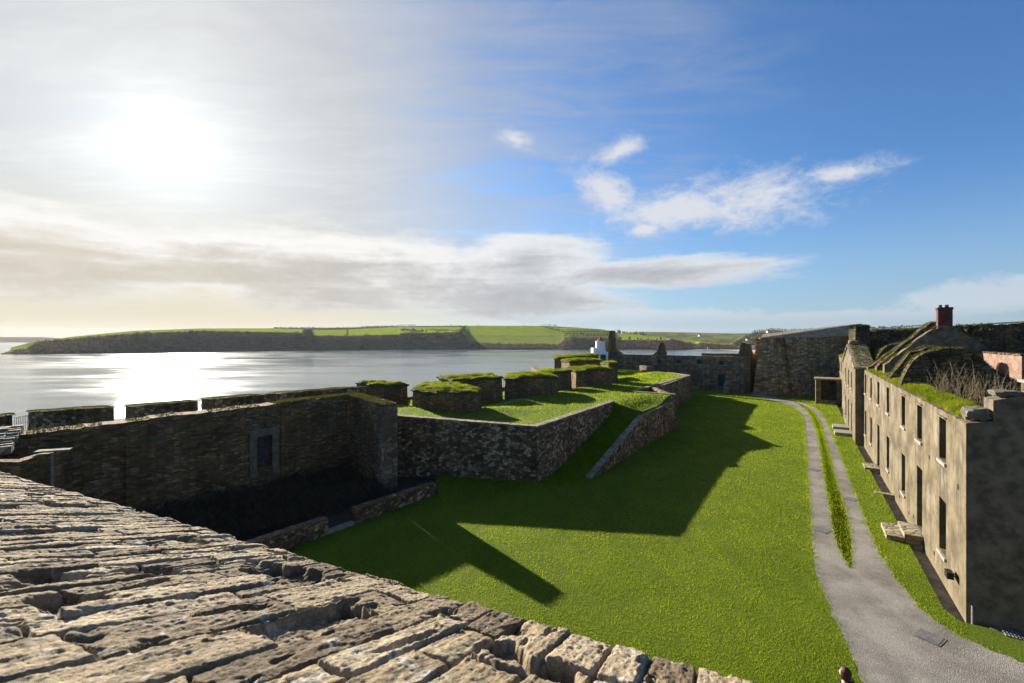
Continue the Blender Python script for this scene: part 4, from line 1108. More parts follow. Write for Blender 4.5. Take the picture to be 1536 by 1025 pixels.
mb = MB(); stone(mb, (*pp(bw_/2, 0.4, 0)[:2], 8.62), 0.7, 0.8, 0.4, ang, 44); mb.build('apex_stone', M['capstone'], bay)
r = np.random.RandomState(5); q = []
for _ in range(1600):
    u = r.uniform(0.1, bw_-0.1); k = r.uniform(0.1, 1.4); q.append(pp(u, k, 6.52+1.94*(1-abs(u-bw_/2)/(bw_/2))+0.01))
g = blades('moss', np.array(q), 0.12, 0.08, M['moss'], bay, 9, 0.8); g['kind'] = 'stuff'
# far wing
wo = []
for c in (45.6, 48.8, 52.0, 55.2, 58.4):
    wo.append((c-42.9-0.5, c-42.9+0.5, 4.4, 5.9)); wo.append((c-42.9-0.5, c-42.9+0.5, 0.9, 2.9))
mb = MB(); front(mb, B2(42.9), BD, BN, 19.1, -0.2, 6.4, wo, 0.42); 
e0 = B2(62); e1 = B2(62, W); mb.poly([(*e0, -0.2), (*e1, -0.2), (*e1, 6.4), (*e0, 6.4)])
mb.build('far_wing', M['plaster'], bk)
for (a, b, c, e) in wo: window_part(B2(42.9), BD, BN, a, b, c, e, 0.40, bk)
turf_strip('turf_cap', 43.2, 61.5, 0.0, 1.6, [(43, 6.42), (62, 6.42)], 0.30, 81, 300, 0.25)
ribbon_wall('wing_head', [B2(42.9, 0.02), B2(62, 0.02)], [6.5, 6.55], 6.401, 1.2, M['plaster'], bk, side=-1, ds=0.4, dz=0.2, seed=66, toprough=0.03)
# steps before the doors
def steps(s, w, zt, proj, n=2):
    mb = MB()
    for i in range(n):
        p0 = -0.02-proj*(i)/n; p1 = -0.02-proj*(i+1)/n+0.004
        pl = [B2(s-w/2-0.02*i, p1), B2(s+w/2+0.02*i, p1), B2(s+w/2+0.02*i, p0), B2(s-w/2-0.02*i, p0)]
        if sum(pl[j][0]*pl[(j+1) % 4][1]-pl[(j+1) % 4][0]*pl[j][1] for j in range(4)) < 0: pl = pl[::-1]
        mb.prism(pl, -0.22, zt-0.17*i)
    return mb.build('doorstep', M['capstone'], bk)
steps(6.91, 1.7, 0.38, 1.25)
steps(20.1, 1.5, 0.12, 0.8, 1)
mb = MB()
for s_, w_ in ((28.9+3.6, 1.8), (28.9+6.9, 1.8)):
    pl = [B2(s_-w_/2, -1.9), B2(s_+w_/2, -1.9), B2(s_+w_/2, -0.62), B2(s_-w_/2, -0.62)]
    if sum(pl[j][0]*pl[(j+1) % 4][1]-pl[(j+1) % 4][0]*pl[j][1] for j in range(4)) < 0: pl = pl[::-1]
    mb.prism(pl, -0.22, 0.3)
mb.build('doorstep', M['sill'], bk)
# slabs bridging the strip and small wall details
mb = MB(); mb.prism([B2(13.5, -0.9), B2(13.5, -0.02), B2(13.9, -0.02), B2(13.9, -0.9)][::-1], -0.2, 0.03); mb.build('threshold_slab', M['capstone'], bk)
for c in cs[:3]:
    mb = MB(); mb.prism([B2(c-0.62, -0.07), B2(c-0.62, -0.004), B2(c+0.62, -0.004), B2(c+0.62, -0.07)][::-1], 6.055, 6.095)
    mb.build('drip_slab', M['block'], bk)
for s_, z_ in ((4.2, 0.35), (8.2, 0.5), (9.3, 0.3), (11.9, 0.35), (5.0, 4.0), (0.9, 3.9)):
    mb = MB(); mb.prism([B2(s_-0.09, -0.012), B2(s_-0.09, -0.003), B2(s_+0.09, -0.003), B2(s_+0.09, -0.012)][::-1], z_, z_+0.16)
    mb.build('air_vent', M['dark'], bk)
# flood lamp at the near corner, drain grating, standpipe
fl = thing('flood_lamp', (*B2(1.0, -0.1), 0.85), 'small black lamp fixed low on the rendered wall near its corner', 'lamp')
mb = MB(); mb.prism([B2(0.8, -0.02), B2(1.2, -0.02), B2(1.2, -0.003), B2(0.8, -0.003)], 0.75, 1.0); mb.build('back_plate', M['iron'], fl)
mb = MB(); mb.box((*B2(1.0, -0.2), 0.82), 0.34, 0.18, 0.22, ang); mb.build('housing', M['iron'], fl)
for q_ in (0.85, 1.15):
    mb = MB(); mb.tube((*B2(q_, -0.02), 0.9), (*B2(q_, -0.22), 1.05), 0.02, 0.02); mb.build('bracket', M['iron'], fl)
dg = thing('drain_grate', (*B2(-0.35, 1.2), 0), 'flat ribbed metal drain grating at the foot of the dark end wall', 'grate')
mb = MB(); mb.prism([B2(-0.62, 0.5), B2(-0.62, 2.6), B2(-0.02, 2.6), B2(-0.02, 0.5)][::-1], -0.2, -0.02); mb.build('kerb', M['block'], dg)
mb = MB()
for i in range(22):
    k = 0.75+i*0.075; mb.prism([B2(-0.55, k), B2(-0.55, k+0.035), B2(-0.1, k+0.035), B2(-0.1, k)][::-1], -0.018, 0.03)
mb.build('ribs', flat('galvanised', (0.30, 0.30, 0.30), 0.5, 0.5, 0.2, 8), dg)
spz = thing('standpipe', (*B2(-0.15, 0.12), 0), 'short pale standpipe against the corner of the rendered building', 'pipe')
mb = MB(); mb.tube((*B2(-0.12, 0.12), -0.2), (*B2(-0.12, 0.12), 0.5), 0.03, 0.03, 8); mb.build('pipe', M['sill'], spz)
mb = MB(); mb.tube((*B2(-0.12, 0.12), 0.5), (*B2(-0.22, 0.12), 0.46), 0.028, 0.022, 8); mb.build('spout', M['iron'], spz)
# porch at the far end
po = thing('stone_porch', (43.6, 62.7, 0), 'small dark open-fronted stone porch at the far end of the barracks front', 'porch')
d0 = Vector(B2(57.0, -0.03)); qn = BN
c4 = lambda s, k: B2(s, -k)
mb = MB()
mb.prism([c4(55.6, 2.9), c4(55.6, 2.3), c4(58.4, 2.3), c4(58.4, 2.9)], 0, 3.3); mb.build('side_wall', M['barrackstone'], po)
mb = MB(); mb.prism([c4(55.6, 0.5), c4(55.6, 0.03), c4(58.4, 0.03), c4(58.4, 0.5)], 0, 3.3); mb.build('side_wall', M['barrackstone'], po)
mb = MB(); mb.prism([c4(55.5, 3.0), c4(55.5, 0.03), c4(58.6, 0.03), c4(58.6, 3.0)], 3.302, 3.5); mb.build('roof', M['capstone'], po)
mb = MB(); mb.prism([c4(58.1, 2.3), c4(58.1, 0.5), c4(58.4, 0.5), c4(58.4, 2.3)], 0, 3.3); mb.build('back_wall', M['gablemort'], po)
mb = MB(); mb.prism([c4(55.6, 2.28), c4(55.6, 0.52), c4(55.9, 0.52), c4(55.9, 2.28)], 0, 0.55); mb.build('low_front', M['barrackstone'], po)

# bare elder bush growing inside the shell
def bare_shrub(center, n, hmin, hmax, spread, seed, label):
    r = random.Random(seed)
    root = thing('bare_shrub', center, label, 'shrub')
    mb = MB(); tw_ = MB()
    def grow(p, d, L, rad, lev):
        segs = 4
        for i in range(segs):
            d = (d+Vector((r.uniform(-.22, .22), r.uniform(-.22, .22), r.uniform(-.05, .22)))).normalized()
            q = p+d*(L/segs)
            (mb if lev == 0 else tw_).tube(p, q, rad*(1-i*0.16), rad*(1-(i+1)*0.16), 5)
            if lev < 2 and i >= 1 and r.random() < 0.75:
                e = (d+Vector((r.uniform(-.5, .5), r.uniform(-.5, .5), r.uniform(.1, .7)))).normalized()
                grow(q, e, L*r.uniform(.35, .6), rad*0.6, lev+1)
            p = q
    for i in range(n):
        a = r.uniform(0, 2*math.pi); t = r.random()**0.7
        b = Vector(center)+Vector((math.cos(a)*spread*0.55*t, math.sin(a)*spread*0.55*t, 0))
        d = Vector((math.cos(a)*0.75*t, math.sin(a)*0.75*t, 1)).normalized()
        grow(b, d, r.uniform(hmin, hmax), r.uniform(0.010, 0.024), 0)
    mb.build('stems', M['bark'], root); tw_.build('twigs', M['bark'], root)
bare_shrub((*B2(8.4, 2.0), 5.5), 80, 0.9, 1.6, 2.5, 4, 'dense leafless pale shrub rising inside the roofless building')
bare_shrub((*B2(6.2, 2.6), 5.5), 9, 0.9, 1.4, 0.12, 8, 'sparse leafless pale branches leaning out beside the plaster pier')

# ================================================================== ROOFLESS RANGE ACROSS THE END
F0 = Vector((18.3, 89.5)); F1 = Vector((38.4, 75.0)); FD = (F1-F0).normalized(); FL = (F1-F0).length; FN = Vector((FD.y, -FD.x))
if FN.dot(-F0) < 0: FN = -FN
ru = thing('roofless_range', (28, 82, 0), 'roofless two-storey stone range with broken gables across the end of the courtyard', 'building')
fo = [(17.1, 18.0, 4.55, 5.3), (17.0, 18.1, 1.2, 3.1), (20.6, 21.7, 0.9, 2.9), (20.8, 21.5, 4.5, 5.2), (13.6, 14.5, 4.5, 5.2), (10.2, 11.0, 4.5, 5.2), (13.2, 14.4, 1.2, 3.0)]
mb = MB(); front(mb, F0, FD, FN, FL, -0.25, 5.9, fo, 0.4)
mb.build('front_wall', M['barrackstone'], ru)
for i, (a, b, c, e) in enumerate(fo):
    window_part(F0, FD, FN, a, b, c, e, 0.38, ru, 'window', i in (0, 3, 4), 'board' if i not in (1, 6) else 'block')
ribbon_wall('wall_head', [tuple(F0), tuple(F1)], [5.98, 6.0], 5.902, 0.8, M['capstone'], ru, side=1, ds=0.5, dz=0.1, seed=91, toprough=0.03, rough=0.02)
RB = -FN
F2 = lambda u, k: (F0.x+FD.x*u+RB.x*k, F0.y+FD.y*u+RB.y*k)
ribbon_wall('back_wall', [F2(0, 7.5), F2(FL, 7.5)], [5.2, 5.0], -0.25, 0.8, M['barrackstone'], ru, side=1, ds=0.8, dz=0.8, seed=92)
def frag(prof, u, thick, seed):
    ks = np.arange(prof[0][0], prof[-1][0]+0.01, 0.2); z = np.interp(ks, [p[0] for p in prof], [p[1] for p in prof])
    ribbon_wall('gable', [F2(u, k) for k in ks], list(z), -0.2, thick, M['ruin'], ru, side=-1, ds=0.2, dz=0.5, seed=seed, toprough=0.08)
mb = MB()
def fragx(prof, seed):      # fragment standing on the front wall, seen face on
    us = np.arange(prof[0][0], prof[-1][0]+0.01, 0.15); z = np.interp(us, [p[0] for p in prof], [p[1] for p in prof])
    ribbon_wall('gable', [F2(u, 0.03) for u in us], list(z), 5.8, 0.75, M['ruin'], ru, side=1, ds=0.15, dz=0.4, seed=seed, toprough=0.06)
fragx([(0.0, 6.2), (0.35, 7.4), (0.7, 9.0), (0.85, 10.5), (1.9, 10.55), (2.0, 6.6), (2.5, 6.1)], 93)
fragx([(9.4, 6.0), (10.2, 6.6), (10.7, 7.9), (11.0, 8.35), (11.3, 8.2), (11.6, 7.2), (11.9, 6.05)], 94)
frag([(0.0, 6.9), (0.15, 8.15), (0.9, 8.3), (1.6, 7.2), (2.6, 6.6), (3.5, 6.3), (7.5, 5.6)], FL-0.02, 0.8, 95)
frag([(0.3, 5.9), (2.0, 7.0), (7.5, 5.4)], 0.6, 0.8, 96)
fragx([(FL-1.6, 6.0), (FL-1.0, 6.5), (FL-0.6, 8.2), (FL-0.1, 8.25)], 97)
bp_ = thing('leaning_slab', (*F2(21.9, -0.9), 0), 'pale tapering stone buttress leaning beside the dark doorway of the roofless range', 'buttress')
mb = MB(); c = F2(22.0, -0.8)
mb.prism([F2(21.8, -1.5), F2(22.5, -1.5), F2(22.5, -0.4), F2(21.8, -0.4)], -0.2, [1.5, 1.5, 1.9, 1.9]); mb.build('shaft', M['capstone'], bp_)

# ================================================================== BASTION, CURTAIN, RAMPARTS
ba = thing('bastion', (46, 73, 0), 'big battered stone bastion with a sloping parapet at the end of the drive', 'bastion')
ribbon_wall('lower_wall', [(53.5, 95.0), (39.95, 73.4), (56.5, 70.8)], [9.0, 9.0, 9.4], -0.25, 3.5, M['bastion'], ba, side=1, ds=0.6, dz=0.5, rough=0.10, toprough=0.05, batter=0.95, seed=101)
mb = MB(); coping(mb, [(39.95, 73.4), (56.5, 70.8)], [9.12, 9.54], 0.5, 0.16, 0.12, 30, side=1) ; mb.build('string_course', M['capstone'], ba)
mb = MB()
pa = [(40.2, 73.6, 9.14), (56.5, 71.0, 9.55), (57.2, 74.6, 11.45), (42.2, 76.6, 9.75)]
mb.poly(pa, [(0, 0), (16.7, 0), (16.7, 4), (0, 4)])
mb.poly([pa[3], pa[2], (58.5, 80, 11.4), (46.5, 83, 9.7)]); mb.poly([pa[1], (58.5, 80, 9.5), (58.5, 80, 11.4), pa[2]]); mb.poly([pa[0], pa[3], (46.5, 83, 9.7), (46.0, 83, 9.0)])
mb.build('parapet', M['capstone'], ba)
rp_ = thing('rampart', (56, 58, 0), 'long overgrown dark stone rampart rising behind the barracks on the right', 'wall')
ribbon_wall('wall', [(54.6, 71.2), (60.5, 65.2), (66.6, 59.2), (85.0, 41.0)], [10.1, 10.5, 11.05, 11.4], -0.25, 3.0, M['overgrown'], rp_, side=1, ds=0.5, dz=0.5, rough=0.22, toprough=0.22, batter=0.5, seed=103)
r = np.random.RandomState(12); q = []
for _ in range(6000):
    t = r.uniform(0, 24); k = r.uniform(0, 2.9); q.append((54.6+0.707*t+0.707*k, 71.2-0.707*t+0.707*k, np.interp(t, [0, 8.4, 17, 43], [10.1, 10.5, 11.05, 11.4])+0.1))
g = blades('grass', np.array(q[:2600]), 0.16, 0.12, M['moss'], rp_, 6, 0.9); g['kind'] = 'stuff'
q = []
for _ in range(5200):
    t = r.uniform(0, 24); z = r.uniform(4, 10.2)
    if fbm(t*0.35, z*0.5, 8.0, 3) < 0.02: continue
    q.append((54.6+0.707*t-0.3, 71.2-0.707*t-0.3, z))
g = blades('creeper', np.array(q), 0.35, 0.22, M['bramble'], rp_, 7, 1.2); g['kind'] = 'stuff'
tt = thing('sentry_turret', (52.4, 69, 0), 'squat dark ivy-grown turret where the bastion meets the long rampart', 'turret')
ribbon_wall('shaft', [(51.6, 68.4), (53.6, 68.2), (53.8, 70.2)], [10.8, 10.9, 10.8], -0.25, 1.6, M['overgrown'], tt, side=1, ds=0.3, dz=0.5, rough=0.1, toprough=0.12, seed=104)
q = []
for _ in range(900):
    q.append((r.uniform(51.5, 53.7), 68.25+r.uniform(-0.12, 1.5), 10.85+r.uniform(-0.4, 0.12)))
g = blades('ivy', np.array(q), 0.22, 0.16, M['leaf'], tt, 3, 1.2); g['kind'] = 'stuff'
cw = thing('curtain_wall', (46, 92, 0), 'dark plain curtain wall closing the gap between range and bastion', 'wall')
ribbon_wall('wall', [(38.5, 92.5), (52.5, 86.0)], [6.0, 6.0], -0.25, 1.0, M['ruin'], cw, side=1, ds=0.6, dz=0.6, seed=105)
mb = MB(); mb.box((45.2, 88.9, 6.0), 0.9, 0.8, 0.75, 0.2); mb.build('pier', M['sill'], cw)

# ================================================================== MANHOLES, PERSON
for (px_, py_, lab) in ((1222, 705, 'round iron cover in the left wheel track, farthest up the drive'), (1233, 796, 'square iron cover in the left wheel track beside the grass strip'), (1277, 749, 'small iron cover in the right wheel track'), (1395, 957, 'small iron cover in the open gravel before the corner')):
    x, y = P(px_, py_)
    mc = thing('manhole_cover', (x, y, 0), lab, 'cover', 'covers set in the drive')
    mb = MB(); mb.box((x, y, 0.0), 0.62, 0.62, 0.014, 0.55); mb.build('frame', M['block'], mc)
    mb = MB(); mb.box((x, y, 0.0142), 0.5, 0.5, 0.006, 0.55); mb.build('lid', flat('rust_grey_iron', (0.14, 0.13, 0.125), 0.7, 0.2, 0.3, 12), mc)

def person():
    x, y = 7.35, 10.02; rz = math.radians(28)      # faces away to the left
    root = thing('person', (x, y, 0), 'person with brown hair and dark navy jacket standing at the lawn edge', 'person')
    ca, sa = math.cos(rz), math.sin(rz)
    W_ = lambda p: (x+p[0]*ca-p[1]*sa, y+p[0]*sa+p[1]*ca, p[2])
    def skin(name, nodes, edges, mat, parent, lv=2):
        me = bpy.data.meshes.new(name); me.from_pydata([W_(n[0]) for n in nodes], edges, [])
        o = finish(name, me, mat, parent)
        md = o.modifiers.new('Skin', 'SKIN'); sv = me.skin_vertices[0].data
        for i, n in enumerate(nodes):
            sv[i].radius = n[1] if isinstance(n[1], tuple) else (n[1], n[1])
        sv[0].use_root = True
        s = o.modifiers.new('Sub', 'SUBSURF'); s.levels = lv; s.render_levels = lv
        return o
    N = [((0, 0, .95), (.15, .11)), ((0, 0, 1.15), (.14, .10)), ((0, .0, 1.36), (.17, .11)), ((0, .01, 1.47), (.06, .06)), ((0, .025, 1.535), (.052, .055))]
    Ed = [(0, 1), (1, 2), (2, 3), (3, 4)]
    for s in (-1, 1):
        i = len(N)
        N += [((s*.19, 0, 1.39), .062), ((s*.235, -.02, 1.12), .045), ((s*.22, .10, .90), .034), ((s*.21, .15, .83), (.018, .036))]
        Ed += [(2, i), (i, i+1), (i+1, i+2), (i+2, i+3)]
        for k, (dx, L) in enumerate(((-.024, .075), (-.008, .085), (.008, .08), (.024, .062))):
            j = len(N)
            N += [((s*.21+dx*.35, .17+dx*.2+.008*k, .80), .0095), ((s*.205+dx*.4, .19+.012*k, .80-L*.5), .0085), ((s*.20+dx*.4, .175+.012*k, .80-L), .007)]
            Ed += [(i+3, j), (j, j+1), (j+1, j+2)]
        j = len(N); N += [((s*.18, .165, .84), .011), ((s*.165, .19, .80), .009)]; Ed += [(i+3, j), (j, j+1)]
        j = len(N); N += [((s*.09, 0, .90), .095), ((s*.10, .02, .50), .062), ((s*.10, -.02, .09), .042), ((s*.105, .10, .04), .038)]
        Ed += [(0, j), (j, j+1), (j+1, j+2), (j+2, j+3)]
    body = skin('body', N, Ed, M['skin'], root)
    # head: a shaped ball with brow, nose, chin, ears
    bm = bmesh.new(); bmesh.ops.create_uvsphere(bm, u_segments=28, v_segments=20, radius=1)
    for v in bm.verts:
        p = v.co.copy(); q = Vector((p.x*.075, p.y*.095, p.z*.115))
        if p.z < -0.2: q.x *= 1-0.30*(-p.z-.2); q.y += 0.012*(-p.z)
        f = max(0, p.y)
        q.y += .022*math.exp(-((p.x/.16)**2+((p.z+.12)/.16)**2))*f
        q.y -= .010*(math.exp(-(((p.x-.36)/.16)**2+((p.z-.08)/.12)**2))+math.exp(-(((p.x+.36)/.16)**2+((p.z-.08)/.12)**2)))*f
        q.y += .006*math.exp(-((p.x/.28)**2+((p.z+.48)/.07)**2))*f
        q.x += (.014 if p.x > 0 else -.014)*math.exp(-((abs(p.x)-1)/.12)**2-((p.z)/.22)**2-((p.y+.05)/.16)**2)
        v.co = Vector(W_((q.x, q.y+.03, q.z+1.61)))
    me = bpy.data.meshes.new('head'); bm.to_mesh(me); bm.free(); hd = finish('head', me, M['skin'], body, True)
    bm = bmesh.new(); bmesh.ops.create_uvsphere(bm, u_segments=40, v_segments=30, radius=1)
    for v in list(bm.verts):
        p = v.co.copy()
        k = 1+.05*float(fbm(p.x*3, p.y*3, p.z*1.2, 3))+.03*math.sin(math.atan2(p.y, p.x)*17)
        q = Vector((p.x*.102*k, p.y*.118*k, p.z*.128*k))
        if p.z < 0: q.z *= 1.5
        if p.y > .45 and p.z < .45: q.y = min(q.y, .062); q.z = max(q.z, -0.02)
        v.co = Vector(W_((q.x, q.y+.012, q.z+1.632)))
    me = bpy.data.meshes.new('hair'); bm.to_mesh(me); bm.free(); finish('hair', me, M['hair'], root, True)
    skin('jacket', [((0, 0, .86), (.20, .15)), ((0, 0, 1.1), (.19, .14)), ((0, 0, 1.36), (.205, .14)), ((0, .01, 1.455), (.085, .085)), ((-.2, 0, 1.385), .082), ((-.24, -.02, 1.12), .066), ((-.225, .09, .93), .055), ((.2, 0, 1.385), .082), ((.24, -.02, 1.12), .066), ((.225, .09, .93), .055)],
         [(0, 1), (1, 2), (2, 3), (2, 4), (4, 5), (5, 6), (2, 7), (7, 8), (8, 9)], M['navy'], root)
    skin('trousers', [((0, 0, .92), (.17, .13)), ((-.09, 0, .82), .115), ((-.10, .02, .5), .085), ((-.10, -.015, .12), .07), ((.09, 0, .82), .115), ((.10, .02, .5), .085), ((.10, -.015, .12), .07)],
         [(0, 1), (1, 2), (2, 3), (0, 4), (4, 5), (5, 6)], M['denim'], root)
    for s in (-1, 1):
        skin('shoe', [((s*.10, -.05, .045), .048), ((s*.105, .08, .04), .046), ((s*.108, .17, .03), .034)], [(0, 1), (1, 2)], M['shoe'], root)
person()
# ================================================================== GRASS ON THE LAWNS
def lawn_blades():
    r = np.random.RandomState(21)
    # courtyard: density falls with the square of the distance, blade size grows
    N = 900000
    d = 9.5+ (78-9.5)*r.rand(N)**1.9
    lim = np.clip(d*0.85, 10, 45)
    x = r.uniform(-0.75, 1.0, N)*d*1.0
    keep = inpoly(x, d, lawn) & ~inpoly(x, d, ROADPOLY)
    x = x[keep]; y = d[keep]
    # wear along the verges
    h = np.clip(0.035+0.0012*(y-10), 0.035, 0.085)
    w = np.clip(0.010*y/11, 0.010, 0.06)
    h = h*(0.75+0.5*np.clip(fbm(x*0.8, y*0.8, 2.0, 3)+0.5, 0, 1))
    o = blades('lawn_grass', np.stack([x, y, np.full_like(x, 0.0)], -1), h, w, M['blade'], None, 1, 0.8)
    tag(o, 'short bright green mown grass covering the courtyard lawn', 'grass', kind='stuff')
    # verge tufts hanging over the drive edges
    pts = []
    for pl in (LL, LR, RL, RR):
        for a, b in zip(pl, pl[1:]):
            L = math.hypot(b[0]-a[0], b[1]-a[1]); n = int(L*70)
            for k in range(n):
                t = r.rand(); pts.append((a[0]+(b[0]-a[0])*t+r.normal(0, 0.09), a[1]+(b[1]-a[1])*t+r.normal(0, 0.09), 0.0))
    pts = np.array(pts); pts = pts[pts[:, 1] < 60]
    o = blades('verge_grass', pts, 0.07, np.clip(pts[:, 1]*0.0012, 0.012, 0.05), M['blade'], None, 2, 1.0)
    tag(o, 'ragged longer grass along the edges of the gravel drive', 'grass', kind='stuff')
    # terrace and ramp
    N = 160000
    x = r.uniform(-14, 26, N); y = 27.5+(95-27.5)*r.rand(N)**1.7
    k = inpoly(x, y, terr); x = x[k]; y = y[k]; z = terr_z(x, y)
    o = blades('terrace_grass', np.stack([x, y, z], -1), np.clip(0.0021*y, 0.06, 0.14), np.clip(0.0011*y, 0.02, 0.07), M['blade'], None, 3, 0.8)
    tag(o, 'sunlit short grass on top of the raised terrace', 'grass', kind='stuff')
    N = 30000; s = r.uniform(0.3, 13.5, N); t = r.uniform(0.05, 2.6, N)
    x = TA.x+TD.x*s+TNr.x*t; y = TA.y+TD.y*s+TNr.y*t
    o = blades('ramp_grass', np.stack([x, y, ramp_z(x, y)], -1), 0.08, 0.03, M['blade'], None, 4, 0.8)
    tag(o, 'shaded grass growing on the ramp between two walls', 'grass', kind='stuff')
lawn_blades()

# ================================================================== FAR SHORES
def shore(name, px0, px1, npx, shore_t, ridge_t, prof, colf, depth, seed, back=600.0, nr=44, amp=0.0):
    """land across the water: shore row, ridge row (surveyed as angles), a slope profile between them"""
    pxs = np.linspace(px0, px1, npx)
    sy = np.interp(pxs, *zip(*shore_t)); ry = np.interp(pxs, *zip(*ridge_t))
    r0 = (H+12)*F/(sy-HZ)
    t = np.linspace(0, 1, nr)
    T, PX = np.meshgrid(t, pxs, indexing='ij')
    SY = np.broadcast_to(sy, T.shape); RY = np.broadcast_to(ry, T.shape); R0 = np.broadcast_to(r0, T.shape)
    frac, run = prof(PX, T)
    y = SY+(RY-SY)*frac
    d = R0+depth*run
    z = H-(y-HZ)*d/F
    z = z+amp*fbm(PX*0.05, T*9, seed, 4)*np.sin(np.pi*T)
    X = (PX-768)/F*d
    # falling away behind the ridge
    X = np.vstack([X, X[-1:]*1.25]); Y = np.vstack([d, d[-1:]*1.25]); Z = np.vstack([z, z[-1:]*0-14])
    X = np.vstack([X[:1], X]); Y = np.vstack([Y[:1]-3, Y]); Z = np.vstack([Z[:1]*0-14, Z])
    nr_, na = X.shape; V = np.stack([X, Y, Z], -1).reshape(-1, 3); idx = np.arange(nr_*na).reshape(nr_, na)
    Fq = np.stack([idx[:-1, :-1], idx[:-1, 1:], idx[1:, 1:], idx[1:, :-1]], -1).reshape(-1, 4)
    me = mesh_np(V, Fq)
    c = colf(PX, y, T); c = np.concatenate([c[:1], c, c[-1:]], 0)
    c = np.concatenate([c, np.ones(c.shape[:2]+(1,))], -1).reshape(-1, 4)
    a = me.color_attributes.new('col', 'FLOAT_COLOR', 'POINT'); a.data.foreach_set('color', c.astype(np.float32).ravel())
    o = finish(name, me, M['hill'], None, True); o['kind'] = 'structure'
    def find(px, row):      # a point of the land at that bearing and angle
        j = int(np.clip(np.searchsorted(pxs, px), 0, na-1))
        i = int(np.argmin(np.abs(y[:, j]-row)))
        return (X[i+1, j], Y[i+1, j], Z[i+1, j])
    return find
SCRUB = np.array([0.085, 0.062, 0.036]); FIELD = np.array([0.20, 0.25, 0.022]); FIELD2 = np.array([0.17, 0.20, 0.035]); HEDGE = np.array([0.035, 0.036, 0.016]); PALE = np.array([0.17, 0.19, 0.07])
scrub_t = [(-80, 540), (40, 525), (55, 513.5), (80, 511), (100, 509.2), (150, 504.5), (200, 500.5), (300, 496.6), (400, 498.2), (452, 499.2), (456, 494.5), (466, 494.5), (470, 503.6), (520, 503.6), (597, 502), (604, 500), (640, 499.5), (690, 498), (697, 504), (705, 514.5), (760, 516), (838, 517), (846, 509), (856, 505.5), (900, 507), (924, 507.5), (930, 510), (1000, 510.5), (1008, 508), (1018, 511), (1042, 517), (1050, 514), (1084, 517), (1107, 520.3), (1113, 517)]
ridgeA = [(-80, 533), (-20, 531), (0, 526), (45, 514), (60, 511.8), (110, 505), (200, 496.5), (300, 492.8), (400, 492.6), (450, 493), (540, 491.5), (600, 489.6), (640, 489.2), (700, 488.6), (820, 488.9), (860, 491.2), (905, 494.5), (925, 499), (960, 502), (1005, 508), (1040, 511), (1085, 516.5), (1110, 518.5), (1125, 525)]
shoreA = [(-80, 533.2), (0, 532), (200, 530), (400, 526.8), (500, 526), (640, 524.8), (900, 524.6), (1130, 525.1)]
def profA(PX, T):
    sy = np.interp(PX, *zip(*shoreA)); ry = np.interp(PX, *zip(*ridgeA)); sc = np.interp(PX, *zip(*scrub_t))
    fs = np.clip((sy-sc)/np.maximum(sy-ry, 0.4), 0.05, 0.97)
    k = 0.45
    frac = np.where(T < k, fs*(T/k)**0.85, fs+(1-fs)*(T-k)/(1-k))
    run = np.where(T < k, 0.15*(T/k), 0.15+0.85*((T-k)/(1-k)))
    return frac, run
def colA(PX, y, T):
    sc = np.interp(PX, *zip(*scrub_t))+0.7*fbm(PX*0.11, 0.5, 2.0, 3)
    c = np.where((y < sc)[..., None], FIELD, SCRUB)
    fld = y < sc
    def put(m, col, f=1.0):
        nonlocal c
        m = (m & fld)[..., None]; c = np.where(m, c*(1-f)+col*f, c)
    put((PX > 697) & (PX < 842) & (y > 504), FIELD2)
    put((PX > 697) & (PX < 842) & (np.abs(y-504.2) < 0.5), HEDGE, 0.5)
    put((PX > 466) & (PX < 521), FIELD2*1.1, 0.6)
    put((PX < 260), PALE, 0.35)
    put((PX > 838) & (y > 496.5) & (PX < 926), HEDGE*1.3, 0.62)
    put((PX > 838) & (PX < 926) & (np.abs((y-496) % 3.2-1.6) < 0.5), HEDGE, 0.7)
    put((PX > 600) & (PX < 700) & (fbm(PX*0.06, y*0.3, 4.0, 3) > 0.02) & (y > 494), HEDGE*1.2, 0.7)
    put((np.abs(PX-(700-(y-488)*0.9)) < 2.2), HEDGE, 0.8); put((np.abs(PX-521) < 1.2), HEDGE, 0.8)
    put((PX > 410) & (PX < 640) & (y < np.interp(PX, [410, 480, 520, 560, 600, 640], [493, 495, 494.5, 492.3, 490.5, 491])), HEDGE)
    put((PX > 812) & (PX < 1000) & (np.abs(y-np.interp(PX, [812, 840, 900], [489, 497, 496])) < 0.7) & (PX < 900), HEDGE, 0.8)
    put((PX > 640) & (PX < 700) & (y < 491), HEDGE*1.2, 0.8)
    n = fbm(PX*0.05, y*0.5, 9.0, 3)[..., None]
    c = np.where(fld[..., None], c, SCRUB*(1+0.5*n)+np.where((PX > 620)[..., None], np.array([0.0, 0.008, 0.0]), 0))
    patch = (~fld) & (PX > 640) & (PX < 700) & (fbm(PX*0.09, y*0.25, 14.0, 3) > 0.12) & (y < 514)
    c = np.where(patch[..., None], FIELD2*0.8, c)
    return c
findA = shore('hill_across_water', -80, 1125, 900, shoreA, ridgeA, profA, colA, 430, 1.0, nr=60, amp=1.0)
# low headland far out at the harbour mouth
findD = shore('far_headland', -260, 120, 60, [(-260, 513.8), (120, 513.8)], [(-260, 504.5), (0, 505.8), (60, 506), (85, 507), (100, 510), (120, 513.5)], lambda PX, T: (T**0.8, T*0.6), lambda PX, y, T: np.tile(SCRUB*1.6, PX.shape+(1,)), 500, 2.0)
